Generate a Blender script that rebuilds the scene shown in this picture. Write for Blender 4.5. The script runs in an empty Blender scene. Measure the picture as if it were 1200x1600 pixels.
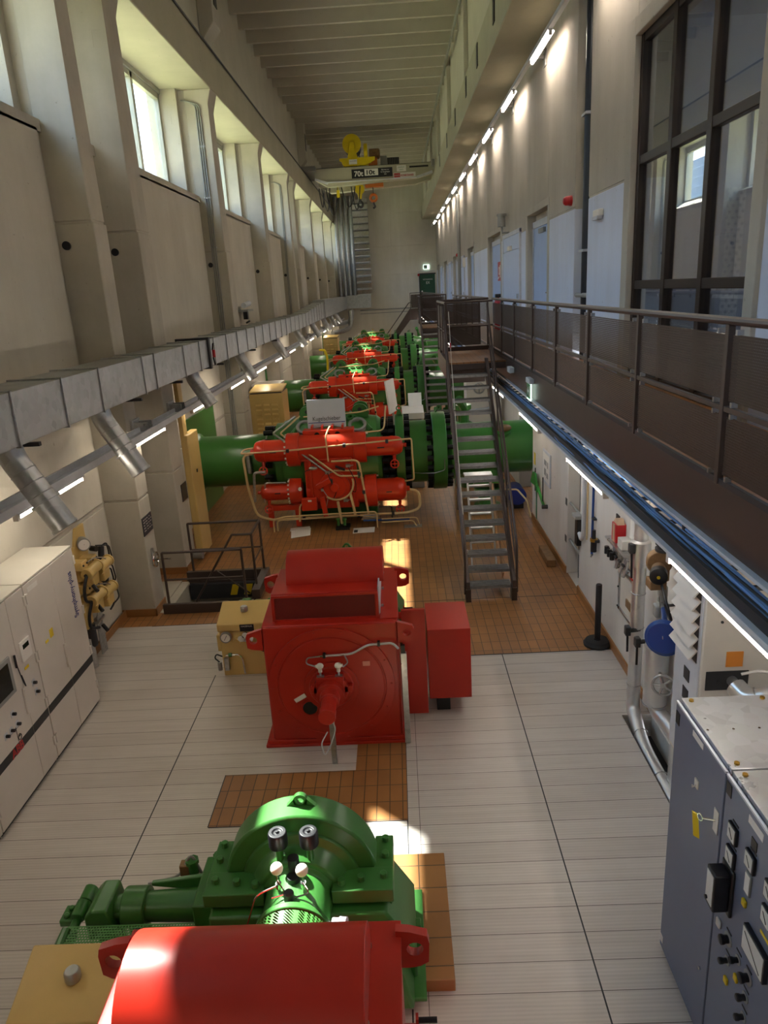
import bpy, bmesh, math, random
from mathutils import Vector, Matrix
random.seed(7)
C = bpy.context.scene.collection
PI = math.pi
# ---------------------------------------------------------------- camera, world, sun, exposure
S = bpy.context.scene
cam_d = bpy.data.cameras.new('camera'); cam = bpy.data.objects.new('camera', cam_d); C.objects.link(cam)
cam_d.sensor_fit = 'VERTICAL'; cam_d.sensor_height = 24.0; cam_d.lens = 24.0*1133.05/1600
cam_d.clip_start = 0.05; cam_d.clip_end = 400
def cam_matrix(p, yw, r):
    f = Vector((math.sin(yw)*math.cos(p), math.cos(yw)*math.cos(p), -math.sin(p)))
    rt = Vector((math.cos(yw), -math.sin(yw), 0)); up = rt.cross(f)
    a = math.cos(r)*rt + math.sin(r)*up; b = -math.sin(r)*rt + math.cos(r)*up
    m = Matrix((a, b, -f)).transposed().to_4x4(); m.translation = Vector((0, 0, 4.9)); return m
cam.matrix_world = cam_matrix(.296277, -.029603, -.058229)
S.camera = cam
S.view_settings.view_transform = 'Standard'; S.view_settings.look = 'None'
S.view_settings.gamma = 1.0; S.view_settings.use_curve_mapping = False
S.view_settings.exposure = 0.70
W = bpy.data.worlds.new('world'); S.world = W; W.use_nodes = True
wn = W.node_tree.nodes; wl = W.node_tree.links
bg = wn['Background']; bg.inputs['Strength'].default_value = 6.0
tc = wn.new('ShaderNodeTexCoord'); sx = wn.new('ShaderNodeSeparateXYZ'); cr = wn.new('ShaderNodeValToRGB')
wl.new(tc.outputs['Generated'], sx.inputs[0]); wl.new(sx.outputs['Z'], cr.inputs[0]); wl.new(cr.outputs[0], bg.inputs[0])
cr.color_ramp.elements[0].position = 0.0; cr.color_ramp.elements[0].color = (.90, .92, .95, 1)
cr.color_ramp.elements[1].position = 0.6; cr.color_ramp.elements[1].color = (.46, .68, 1.0, 1)
sun_d = bpy.data.lights.new('sun', 'SUN'); sun_d.energy = 30.0; sun_d.angle = math.radians(.8); sun_d.color = (1, .95, .86)
sun = bpy.data.objects.new('sun', sun_d); C.objects.link(sun)
sun.rotation_euler = Vector((4.0, -3.65, -7.0)).to_track_quat('-Z', 'Y').to_euler(); sun.location = (-20, 30, 30)
TUBE_L, TUBE_U, TUBE_R = 20.0, 34.0, 28.0     # emission of the three rows of tube lights

# ---------------------------------------------------------------- mesh helpers
class MB:
    def __init__(s): s.b = bmesh.new()
    def _add(s, vs, fs):
        v = [s.b.verts.new(p) for p in vs]
        for f in fs:
            try: s.b.faces.new([v[i] for i in f])
            except ValueError: pass
        return s
    def box(s, x0, x1, y0, y1, z0, z1):
        return s._add([(x, y, z) for z in (z0, z1) for y in (y0, y1) for x in (x0, x1)],
                      [(0,2,3,1),(4,5,7,6),(0,1,5,4),(2,6,7,3),(0,4,6,2),(1,3,7,5)])
    def obox(s, c, ax, ay, az):            # oriented box: centre and three half-extent vectors
        c, ax, ay, az = map(Vector, (c, ax, ay, az))
        return s._add([c+i*ax+j*ay+k*az for k in (-1, 1) for j in (-1, 1) for i in (-1, 1)],
                      [(0,2,3,1),(4,5,7,6),(0,1,5,4),(2,6,7,3),(0,4,6,2),(1,3,7,5)])
    def bar(s, p, q, w, h, up=(0, 0, 1)):  # rectangular bar from p to q, w wide, h high
        p, q = Vector(p), Vector(q); d = (q-p); n = d.normalized(); sd = n.cross(Vector(up))
        if sd.length < 1e-4: sd = n.cross(Vector((0, 1, 0)))
        sd.normalize(); u = sd.cross(n)
        return s.obox((p+q)/2, d/2, sd*w/2, u*h/2)
    def prism(s, poly, axis, a, b):        # polygon (2-D) extruded along axis 'x','y','z' from a to b
        def P(u, v, t): return {'x': (t, u, v), 'y': (u, t, v), 'z': (u, v, t)}[axis]
        n = len(poly); vs = [P(u, v, a) for u, v in poly]+[P(u, v, b) for u, v in poly]
        return s._add(vs, [tuple(range(n))[::-1], tuple(range(n, 2*n))]+[(i, (i+1) % n, n+(i+1) % n, n+i) for i in range(n)])
    def frame(s, d):
        d = Vector(d).normalized(); a = Vector((0, 0, 1)) if abs(d.z) < .9 else Vector((1, 0, 0))
        u = d.cross(a).normalized(); return d, u, d.cross(u)
    def lathe(s, o, d, prof, n=24, cap=True):   # profile of (t along d, radius)
        o = Vector(o); d, u, v = s.frame(d); vs = []; fs = []
        for t, r in prof:
            for k in range(n):
                a = 2*PI*k/n; vs.append(o+d*t+(u*math.cos(a)+v*math.sin(a))*r)
        for i in range(len(prof)-1):
            for k in range(n): fs.append((i*n+k, i*n+(k+1) % n, (i+1)*n+(k+1) % n, (i+1)*n+k))
        if cap:
            fs.append(tuple(range(n))[::-1]); fs.append(tuple((len(prof)-1)*n+k for k in range(n)))
        return s._add(vs, fs)
    def cyl(s, p, q, r, n=16, r2=None):
        p, q = Vector(p), Vector(q); return s.lathe(p, q-p, [(0, r), ((q-p).length, r if r2 is None else r2)], n)
    def ring(s, o, d, ri, ro, t, n=24):     # flat annulus of thickness t
        return s.lathe(o, d, [(0, ri), (0, ro), (t, ro), (t, ri), (0, ri)], n, cap=False)
    def torus(s, o, d, R, r, n=24, m=8):
        return s.lathe(o, d, [(r*math.sin(2*PI*k/m), R+r*math.cos(2*PI*k/m)) for k in range(m+1)], n, cap=False)
    def sphere(s, o, r, n=16, m=10, sc=(1, 1, 1)):
        o = Vector(o); k0 = len(s.b.verts); bmesh.ops.create_uvsphere(s.b, u_segments=n, v_segments=m, radius=r)
        s.b.verts.ensure_lookup_table()
        for v in s.b.verts[k0:]: v.co = Vector((v.co.x*sc[0], v.co.y*sc[1], v.co.z*sc[2]))+o
        return s
    def tube(s, pts, r, n=8, bend=0.0, seg=4):
        P = [Vector(p) for p in pts]
        if bend > 0:
            Q = [P[0]]
            for i in range(1, len(P)-1):
                a = (P[i-1]-P[i]); c = (P[i+1]-P[i]); k = min(bend, a.length*.45, c.length*.45)
                A = P[i]+a.normalized()*k; B = P[i]+c.normalized()*k
                for j in range(seg+1):
                    t = j/seg; Q.append((1-t)**2*A+2*t*(1-t)*P[i]+t*t*B)
            Q.append(P[-1]); P = Q
        P = [p for i, p in enumerate(P) if i == 0 or (p-P[i-1]).length > 1e-5]
        d = (P[1]-P[0]).normalized(); _, u, v = s.frame(d); vs = []; fs = []
        for i, p in enumerate(P):
            t = ((P[min(i+1, len(P)-1)]-P[max(i-1, 0)])).normalized()
            u = (u-t*u.dot(t))
            if u.length < 1e-6: _, u, _ = s.frame(t)
            u.normalize(); v = t.cross(u)
            for k in range(n):
                a = 2*PI*k/n; vs.append(p+(u*math.cos(a)+v*math.sin(a))*r)
        m = len(P)
        for i in range(m-1):
            for k in range(n): fs.append((i*n+k, i*n+(k+1) % n, (i+1)*n+(k+1) % n, (i+1)*n+k))
        fs.append(tuple(range(n))[::-1]); fs.append(tuple((m-1)*n+k for k in range(n)))
        return s._add(vs, fs)
    def wheel(s, o, d, R, r, spokes=4):     # hand wheel
        o = Vector(o); s.torus(o, d, R, r, 20, 6); d, u, v = s.frame(d)
        for k in range(spokes):
            a = 2*PI*k/spokes; s.cyl(o, o+(u*math.cos(a)+v*math.sin(a))*R, r*.8, 6)
        return s.cyl(o-d*r*1.6, o+d*r*1.6, r*1.9, 10)
    def pocket(s, x0, x1, z0, z1, y, hx0, hx1, hz0, hz1, dep):  # wall face at y (facing -y) with a square blind hole
        def q(a, b, c, d): s._add([(a, y, c), (b, y, c), (b, y, d), (a, y, d)], [(0, 1, 2, 3)])
        q(x0, hx0, z0, z1); q(hx1, x1, z0, z1); q(hx0, hx1, z0, hz0); q(hx0, hx1, hz1, z1)
        s._add([(hx0, y, hz0), (hx1, y, hz0), (hx1, y, hz1), (hx0, y, hz1), (hx0, y+dep, hz0), (hx1, y+dep, hz0), (hx1, y+dep, hz1), (hx0, y+dep, hz1)],
               [(0, 1, 5, 4), (1, 2, 6, 5), (2, 3, 7, 6), (3, 0, 4, 7), (4, 5, 6, 7)]); return s

def obj(name, mb, mat, parent=None, bev=0.0, ang=35, at=None):
    me = bpy.data.meshes.new(name); bmesh.ops.recalc_face_normals(mb.b, faces=mb.b.faces[:])
    off = Vector((0, 0, 0))
    o = bpy.data.objects.new(name, me); C.objects.link(o)
    if parent is not None:
        o.parent = parent; off = parent['_w'] if '_w' in parent else Vector((0, 0, 0)); off = Vector(off)
    if at is not None:                      # own origin at the given world point
        o.location = Vector(at)-off; off = Vector(at)
    if off.length > 0: bmesh.ops.translate(mb.b, vec=-off, verts=mb.b.verts[:])
    mb.b.to_mesh(me); mb.b.free(); me.materials.append(mat)
    me.shade_smooth(); me.set_sharp_from_angle(angle=math.radians(ang))
    o['_w'] = off[:]
    if bev > 0:
        b = o.modifiers.new('bevel', 'BEVEL'); b.width = bev; b.segments = 2; b.limit_method = 'ANGLE'; b.angle_limit = math.radians(40)
    return o
def tag(o, label, cat, group=None, kind=None):
    o['label'] = label; o['category'] = cat
    if group: o['group'] = group
    if kind: o['kind'] = kind
    return o
def thing(name, label, cat, loc, group=None):
    o = bpy.data.objects.new(name, None); C.objects.link(o); o.location = loc; o.empty_display_size = .1; o['_w'] = tuple(loc)
    return tag(o, label, cat, group)
def struct(name, mb, mat, bev=0.0, parent=None):
    o = obj(name, mb, mat, parent, bev)
    if parent is None: o['kind'] = 'structure'
    return o
def copy_tree(o, d=(0, 0, 0), label=None, group=None, parent=None, skip=()):
    c = o.copy(); C.objects.link(c)
    if parent is not None: c.parent = parent
    else: c.location = o.location+Vector(d)
    if label: c['label'] = label
    if group: c['group'] = group
    for ch in list(o.children):
        if ch.name.split('.')[0] in skip: continue
        copy_tree(ch, parent=c)
    return c
def repeat(o, shifts):                      # copies of a part beside itself, under the same parent
    for d in shifts:
        c = o.copy(); C.objects.link(c); c.location = o.location+Vector(d)
def ring_parts(name, parent, mat, c, axis, R, n, r, h, a0=0, a1=2*PI, off=0.0):
    ax = Vector(axis).normalized(); _, u, v = MB().frame(ax); c = Vector(c); first = None
    for k in range(n):
        a = a0+(a1-a0)*k/(n if abs(a1-a0-2*PI) < 1e-6 else max(1, n-1))
        p = c+(u*math.cos(a)+v*math.sin(a))*R
        if first is None:
            first = obj(name, MB().cyl(p-ax*h/2, p+ax*h/2, r, 6), mat, parent, at=p); p0 = p
        else:
            q = first.copy(); C.objects.link(q); q.location = first.location+(p-p0)
def text_part(name, s, size, o, xd, yd, mat, parent, ext=.002, align='LEFT', sx=1.0, bold=0.0):
    cu = bpy.data.curves.new(name, 'FONT'); cu.body = s; cu.size = size; cu.extrude = ext; cu.align_x = align; cu.offset = bold
    t = bpy.data.objects.new(name+'_curve', cu); C.objects.link(t)
    me = bpy.data.meshes.new_from_object(t.evaluated_get(bpy.context.evaluated_depsgraph_get()))
    bpy.data.objects.remove(t); bpy.data.curves.remove(cu)
    xd, yd = Vector(xd).normalized(), Vector(yd).normalized(); zd = xd.cross(yd)
    off = Vector(parent['_w']) if parent is not None else Vector((0, 0, 0)); o = Vector(o)
    for v in me.vertices: v.co = o+xd*v.co.x*sx+yd*v.co.y+zd*(v.co.z+ext)-off
    me.name = name; me.materials.clear(); me.materials.append(mat)
    ob = bpy.data.objects.new(name, me); C.objects.link(ob); ob['_w'] = off[:]
    if parent is not None: ob.parent = parent
    return ob

# ---------------------------------------------------------------- materials
def lin(h):
    c = [int(h[i:i+2], 16)/255 for i in (0, 2, 4)]
    return tuple(x/12.92 if x <= .04045 else ((x+.055)/1.055)**2.4 for x in c)+(1,)
def new_mat(name):
    m = bpy.data.materials.new(name); m.use_nodes = True; nt = m.node_tree
    return m, nt, nt.nodes['Principled BSDF']
def mixc(nt, fac, a, b, blend='MIX'):
    n = nt.nodes.new('ShaderNodeMix'); n.data_type = 'RGBA'; n.blend_type = blend
    for i, v in ((0, fac), (6, a), (7, b)):
        if hasattr(v, 'links'): nt.links.new(v, n.inputs[i])
        else: n.inputs[i].default_value = v
    return n.outputs[2]
def noise(nt, scale, detail=4, vec=None, rough=.6):
    n = nt.nodes.new('ShaderNodeTexNoise'); n.inputs['Scale'].default_value = scale; n.inputs['Detail'].default_value = detail; n.inputs['Roughness'].default_value = rough
    if vec is not None: nt.links.new(vec, n.inputs['Vector'])
    return n.outputs['Fac']
def ramp(nt, src, a, b, ca=(0, 0, 0, 1), cb=(1, 1, 1, 1)):
    n = nt.nodes.new('ShaderNodeValToRGB'); nt.links.new(src, n.inputs[0])
    n.color_ramp.elements[0].position = a; n.color_ramp.elements[1].position = b
    n.color_ramp.elements[0].color = ca; n.color_ramp.elements[1].color = cb; return n.outputs[0]
def pos(nt, scale=None):
    g = nt.nodes.new('ShaderNodeNewGeometry')
    if scale is None: return g.outputs['Position']
    m = nt.nodes.new('ShaderNodeMapping'); nt.links.new(g.outputs['Position'], m.inputs[0]); m.inputs['Scale'].default_value = scale
    return m.outputs[0]
def bump(nt, p, src, strength=.1, dist=.01):
    b = nt.nodes.new('ShaderNodeBump'); b.inputs['Strength'].default_value = strength; b.inputs['Distance'].default_value = dist
    nt.links.new(src, b.inputs['Height']); nt.links.new(b.outputs[0], p.inputs['Normal'])
def paint(name, h, rough=.4, metal=0.0, var=.12, ns=3.0, bmp=0.0, spec=.5):
    m, nt, p = new_mat(name); c = lin(h); d = tuple(x*(1-var) for x in c[:3])+(1,); e = tuple(min(1, x*(1+var*.6)) for x in c[:3])+(1,)
    f = noise(nt, ns, 6, pos(nt)); nt.links.new(ramp(nt, f, .3, .7, d, e), p.inputs['Base Color'])
    p.inputs['Roughness'].default_value = rough; p.inputs['Metallic'].default_value = metal; p.inputs['Specular IOR Level'].default_value = spec
    if bmp > 0: bump(nt, p, noise(nt, ns*20, 3, pos(nt)), bmp, .004)
    return m
def concrete(name, h, var=.10, rough=.85, streak=True):
    m, nt, p = new_mat(name); c = lin(h)
    d = tuple(x*(1-var*1.6) for x in c[:3])+(1,); e = tuple(min(1, x*(1+var)) for x in c[:3])+(1,)
    base = ramp(nt, noise(nt, .9, 8, pos(nt)), .3, .72, d, e)
    if streak:
        st = ramp(nt, noise(nt, 1.0, 5, pos(nt, (2.5, 2.5, .25))), .35, .75, (1, 1, 1, 1), (.88, .86, .82, 1))
        base = mixc(nt, .8, base, st, 'MULTIPLY')
    sp = ramp(nt, noise(nt, 14, 2, pos(nt)), .24, .29, (.55, .52, .47, 1), (1, 1, 1, 1))
    base = mixc(nt, .6, base, sp, 'MULTIPLY')
    nt.links.new(base, p.inputs['Base Color']); p.inputs['Roughness'].default_value = rough; p.inputs['Specular IOR Level'].default_value = .25
    bump(nt, p, noise(nt, 30, 4, pos(nt)), .12, .01); return m
def brick(nt, vec, w, h, mortar, c1, c2, cm, off=0.0):
    b = nt.nodes.new('ShaderNodeTexBrick'); nt.links.new(vec, b.inputs['Vector']); b.offset = off; b.squash = 1
    b.inputs['Scale'].default_value = 1; b.inputs['Brick Width'].default_value = w; b.inputs['Row Height'].default_value = h
    b.inputs['Mortar Size'].default_value = mortar; b.inputs['Mortar Smooth'].default_value = .1
    b.inputs['Color1'].default_value = c1; b.inputs['Color2'].default_value = c2; b.inputs['Mortar'].default_value = cm
    return b
def tile_mat(name, w=.13, h=.255, rot=0.0):
    m, nt, p = new_mat(name); mp = nt.nodes.new('ShaderNodeMapping'); g = nt.nodes.new('ShaderNodeNewGeometry')
    nt.links.new(g.outputs['Position'], mp.inputs[0]); mp.inputs['Rotation'].default_value = (0, 0, rot); mp.inputs['Location'].default_value = (.03, .02, 0)
    b = brick(nt, mp.outputs[0], w, h, .005, lin('a37043'), lin('855732'), lin('5f4a36'))
    col = mixc(nt, .55, b.outputs['Color'], ramp(nt, noise(nt, 1.2, 6, pos(nt)), .3, .7, lin('855d3a'), lin('b37c45')), 'MIX')
    col = mixc(nt, b.outputs['Fac'], col, lin('55402c'))
    nt.links.new(col, p.inputs['Base Color']); p.inputs['Roughness'].default_value = .34; p.inputs['Specular IOR Level'].default_value = .45
    inv = nt.nodes.new('ShaderNodeMath'); inv.operation = 'SUBTRACT'; inv.inputs[0].default_value = 1; nt.links.new(b.outputs['Fac'], inv.inputs[1])
    bump(nt, p, inv.outputs[0], .35, .004); return m
def plank_mat(name):
    m, nt, p = new_mat(name)
    b = brick(nt, pos(nt), 60, .25, .003, lin('d3ccc5'), lin('cac2bb'), lin('6c655e'))
    st = ramp(nt, noise(nt, 1.0, 6, pos(nt, (1.1, 22, 1))), .35, .7, (.88, .86, .84, 1), (1.04, 1.03, 1.02, 1))
    col = mixc(nt, .75, b.outputs['Color'], st, 'MULTIPLY')
    dirt = ramp(nt, noise(nt, .8, 7, pos(nt)), .25, .55, (.86, .84, .81, 1), (1, 1, 1, 1)); col = mixc(nt, .8, col, dirt, 'MULTIPLY')
    w = nt.nodes.new('ShaderNodeTexWave'); w.bands_direction = 'Y'; w.inputs['Scale'].default_value = 10.0; nt.links.new(pos(nt), w.inputs['Vector'])
    col = mixc(nt, .10, col, w.outputs['Color'], 'MULTIPLY')
    nt.links.new(col, p.inputs['Base Color']); p.inputs['Roughness'].default_value = .42; p.inputs['Metallic'].default_value = .15
    bump(nt, p, b.outputs['Fac'], -.3, .004); return m
def glow(name, h, s):
    m, nt, p = new_mat(name); p.inputs['Base Color'].default_value = (.9, .9, .9, 1)
    p.inputs['Emission Color'].default_value = lin(h); p.inputs['Emission Strength'].default_value = s; return m
def holes(name, h, n=45.0, r=.30, metal=.3, rough=.45, skew=True, flat=False):   # perforated sheet: round holes on a 60 degree raster over y and z (or x and z)
    m, nt, p = new_mat(name); nt.links.new(ramp(nt, noise(nt, 2, 4, pos(nt)), .3, .7, lin(h), tuple(x*1.25 for x in lin(h)[:3])+(1,)), p.inputs['Base Color'])
    p.inputs['Roughness'].default_value = rough; p.inputs['Metallic'].default_value = metal
    sp = nt.nodes.new('ShaderNodeSeparateXYZ'); nt.links.new(pos(nt), sp.inputs[0])
    def M(op, a, b=None):
        q = nt.nodes.new('ShaderNodeMath'); q.operation = op
        for i, v in enumerate((a, b)):
            if v is None: continue
            if hasattr(v, 'links'): nt.links.new(v, q.inputs[i])
            else: q.inputs[i].default_value = v
        return q.outputs[0]
    u = M('MULTIPLY', sp.outputs['X'] if flat else M('ADD', sp.outputs['X'], sp.outputs['Y']), n); v = M('MULTIPLY', M('ADD', sp.outputs['Y' if flat else 'Z'], 50.0), n*1.155)
    row = M('FLOOR', v); u2 = M('ADD', u, M('MULTIPLY', M('MODULO', row, 2.0), .5)) if skew else u
    fu = M('SUBTRACT', M('FRACT', u2), .5); fv = M('SUBTRACT', M('FRACT', v), .5)
    d = M('SQRT', M('ADD', M('MULTIPLY', fu, fu), M('MULTIPLY', fv, fv)))
    a = M('GREATER_THAN', d, r); nt.links.new(a, p.inputs['Alpha']); return m
def glass_mat(name, tint=(.9, .95, .96, 1), rough=0.0, mixf=.12):
    m, nt, p = new_mat(name); nt.nodes.remove(p); out = nt.nodes['Material Output']
    g = nt.nodes.new('ShaderNodeBsdfGlossy'); g.inputs['Roughness'].default_value = rough; t = nt.nodes.new('ShaderNodeBsdfTransparent'); t.inputs[0].default_value = tint
    fr = nt.nodes.new('ShaderNodeLayerWeight'); fr.inputs['Blend'].default_value = .5
    pw = nt.nodes.new('ShaderNodeMath'); pw.operation = 'POWER'; nt.links.new(fr.outputs['Facing'], pw.inputs[0]); pw.inputs[1].default_value = 4
    ad = nt.nodes.new('ShaderNodeMath'); ad.operation = 'MULTIPLY_ADD'; ad.use_clamp = True; nt.links.new(pw.outputs[0], ad.inputs[0]); ad.inputs[1].default_value = .7; ad.inputs[2].default_value = mixf
    mx = nt.nodes.new('ShaderNodeMixShader'); nt.links.new(ad.outputs[0], mx.inputs[0]); nt.links.new(t.outputs[0], mx.inputs[1]); nt.links.new(g.outputs[0], mx.inputs[2])
    nt.links.new(mx.outputs[0], out.inputs[0]); return m
def galv_mat(name, h='a9adae', rough=.32, metal=.9, sc=6):
    m, nt, p = new_mat(name); c = lin(h); v = nt.nodes.new('ShaderNodeTexVoronoi'); v.inputs['Scale'].default_value = sc*4; nt.links.new(pos(nt), v.inputs['Vector'])
    col = mixc(nt, .25, c, v.outputs['Color'], 'SOFT_LIGHT'); hs = nt.nodes.new('ShaderNodeHueSaturation'); hs.inputs['Saturation'].default_value = .12; nt.links.new(col, hs.inputs['Color'])
    nt.links.new(hs.outputs[0], p.inputs['Base Color'])
    p.inputs['Metallic'].default_value = metal; nt.links.new(ramp(nt, noise(nt, sc, 4, pos(nt)), .3, .7, (rough*.8,)*3+(1,), (rough*1.3,)*3+(1,)), p.inputs['Roughness']); return m
M = dict(
 wall_conc=concrete('wall_concrete', 'bcb5a7'), low_wall=concrete('cream_wall', 'c9c2b4', .06), ceil=concrete('ceiling_concrete', 'c2bdaf', .05, streak=False),
 far_conc=concrete('far_wall_paint', 'd6d1c4', .05), up_conc=concrete('upper_concrete', 'bdb7aa', .06), low_white=concrete('lower_white_wall', 'd9d4cd', .04), white_wall=concrete('white_painted_wall', 'd6dded', .03), beam=concrete('beam_concrete', 'b2ad98', .06, streak=False),
 plank=plank_mat('aluminium_floor_planks'), tile=tile_mat('ochre_floor_tiles'), tile_big=tile_mat('plinth_tiles', .245, .245), skirt=paint('tile_skirting', '9a6a3c', .4),
 red=paint('red_machine_paint', 'ae2314', .36, 0, .10, 2, 0, .45), red2=paint('red_valve_paint', 'cf3519', .28, 0, .10, 2, 0, .5), green=paint('green_machine_paint', '397232', .30, 0, .12, 2, 0, .5),
 green_pipe=paint('green_pipe_paint', '3d7531', .28, 0, .10, 2), yellow=paint('beige_yellow_paint', 'd0b06c', .35, 0, .08, 2), beige=paint('beige_pipe_paint', 'd2b684', .35, 0, .1, 4),
 cy=paint('crane_yellow', 'd9c012', .4, 0, .1, 3), orange=paint('crane_orange', 'b9641c', .45), brown=paint('brown_steel_paint', '4c3f3a', .38, .2, .12, 2), brown_d=paint('dark_brown_steel', '40322b', .42, .2, .12, 2),
 grey=paint('grey_metal_paint', '8f8f8b', .45), lgrey=paint('light_grey_paint', 'c9ccd2', .45), white=paint('white_cabinet_paint', 'd5cdc4', .42, 0, .04), off=paint('off_white_paint', 'd8d2c6', .5, 0, .05),
 black=paint('black_plastic', '15151a', .4), rubber=paint('black_rubber', '1c1c1e', .7), dark=paint('dark_grey_metal', '3a3a3c', .5, .3), stud=paint('black_steel_studs', '1d1f1f', .45, .6),
 galv=galv_mat('galvanised_steel'), duct=galv_mat('galvanised_duct', 'a5a8ab', .36, .85, 3), clad=galv_mat('aluminium_cladding', 'd6d5d4', .34, .85, 2), chrome=galv_mat('chrome', 'd8d8d8', .14, 1, 2),
 blue=paint('blue_paint', '123f86', .35), cable=paint('blue_cable_sheath', '7ba3d6', .45, 0, .2, 1.5), cable2=paint('slate_cable_sheath', '6f8dad', .5, 0, .2, 2), cable3=paint('black_cable_sheath', '22262c', .5),
 door=paint('pale_blue_door_paint', 'adc4ea', .4, 0, .04), blue_grey=paint('blue_grey_cabinet_paint', '6a7286', .42, 0, .04), alu_top=galv_mat('brushed_lid_metal', 'b9bcc0', .3, .6, 3), frame_br=paint('bronze_window_frame', '3d322c', .4, .4),
 win_frame=paint('aluminium_window_frame', 'a9a79b', .4, .3), glass=glass_mat('window_glass', (.93, .97, .98, 1)), glass2=glass_mat('room_glass', (.82, .88, .90, 1), 0, .36), perf=holes('perforated_brown_sheet', '443730', 50, .27), mesh_green=holes('green_perforated_guard', '44823a', 45, .36, 0, .4), mesh_flat=holes('green_perforated_cover', '44823a', 45, .34, 0, .4, True, True),
 grille=holes('red_grille_sheet', '6e1410', 60, .36, 0, .5, False), wood=paint('raw_timber', 'c9a98a', .6, 0, .2, 6), soil=paint('sunlit_meadow', 'aaa878', .9, 0, .3, .5), brass=paint('brass', 'b08a3a', .3, .8), rust=paint('brown_pump_casting', '8a6a48', .55, .2, .3, 8),
 steel_tread=galv_mat('stair_tread_steel', '8d8d8b', .4, .8, 6), sign=paint('white_sign_board', 'b9c4cc', .4, 0, .03), paper=paint('white_paper', 'e6e2dc', .6, 0, .03), sgreen=paint('sign_green', '1c7a48', .4), sred=paint('sign_red', 'b51d22', .4), navy=paint('navy_print', '1b2d7c', .5), ink=paint('black_print', '101010', .5),
 ygold=paint('yellow_sticker', 'e0c020', .5), label_or=paint('orange_label', 'dc8a30', .5), exit_glow=glow('lit_exit_sign', 'cfeedd', 1.2), gdoor=paint('dark_green_door', '0f4a30', .4), plastic_w=paint('white_plastic', 'e3ddd0', .4, 0, .03), mirror=paint('meter_face', 'd8d8d2', .25, 0, .03), screen=paint('dark_screen', '1a2024', .15),
 strip=holes('perforated_zinc_strip', 'f2f4f6', 14, .30, .1, .4), facade=paint('slate_blue_facade', '51647c', .6, 0, .05), slat=paint('facade_slats', '8496ac', .6, 0, .05),
 pale=paint('pale_blue_wall_panel', 'c3d0e8', .45, 0, .03), plaque=paint('black_plaque', '23262e', .35), flag=paint('green_flag_plate', '2f8a34', .4),
 tubeL=glow('left_tube_light', 'fff2dc', TUBE_L), tubeU=glow('upper_tube_light', 'ffeedd', TUBE_U), tubeR=glow('right_tube_light', 'fff4e6', TUBE_R))
# ================================================================ the building
YE = 57.2                                   # far wall
COLS = [(-2.45, -1.85), (4.2, 4.8), (10.85, 11.33), (12.72, 13.37), (19.3, 19.95), (25.95, 26.6), (32.6, 33.1), (34.5, 35.15), (41.1, 41.75), (47.75, 48.4), (54.4, 55.05), (57.25, 57.5)]
# floors
m = MB().box(-4.75, 2.42, -3, 9.05, -.06, 0).box(2.42, 3.5, -3, 4.6, -.06, 0).box(2.42, 2.8, 7.45, 9.05, -.06, 0).box(-4.75, -2.0, 9.05, 10.45, -.06, 0)
struct('floor', m, M['plank'])
m = MB().box(-2.0, 2.8, 9.05, 10.95, -.06, 0).box(-4.75, -2.0, 10.45, 10.95, -.06, 0).box(-2.6, 2.8, 10.95, 12.35, -.06, 0).box(-4.75, 2.8, 12.35, YE, -.06, 0).box(2.8, 4.2, 15.1, YE, -.06, 0)
struct('floor', m, M['tile'])
m = MB().box(-2.06, -.117, 5.83, 6.62, -.01, .003).box(-.66, -.117, 6.62, 7.12, -.01, .003)
struct('floor', m, M['tile'])
struct('floor', MB().box(2.42, 3.5, 4.6, 7.45, -.34, -.30).box(2.40, 2.42, 4.6, 7.45, -.3, -.001), M['dark'])      # sunken pipe channel by the right wall
m = MB()                                    # long expansion joints in the plank floor
for x, y0, y1 in ((-2.69, -3, 8.8), (1.25, -3, 9.05), (-.117, -3, 3.9), (-.117, 5.35, 7.1)): m.box(x-.006, x+.006, y0, y1, -.004, .0015)
m.box(-2.0, 2.75, 9.03, 9.055, -.004, .0015); m.box(-4.1, -2, 10.44, 10.455, -.004, .0015); m.box(-2.06, -.117, 5.82, 5.83, -.004, .004); m.box(-2.07, -2.06, 5.83, 6.62, -.004, .004)
struct('trim_1', m, M['dark'])
struct('trim_2', MB().box(-2.0, 2.77, 10.93, 10.94, 0, .002), M['dark'])
# pit in the tiled floor (stair well)
m = MB().box(-4.0, -2.6, 10.95, 12.35, -2.6, -2.55).box(-4.75, -4.15, 10.95, 12.35, -2.6, -.0).box(-4.2, -4.0, 10.95, 12.35, -2.6, -.02).box(-2.6, -2.55, 10.95, 12.35, -2.6, -.06).box(-4, -2.6, 12.35, 12.4, -2.6, -.06).box(-4, -2.6, 10.9, 10.95, -2.6, -.06)
struct('floor', m, M['wall_conc'])
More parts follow.
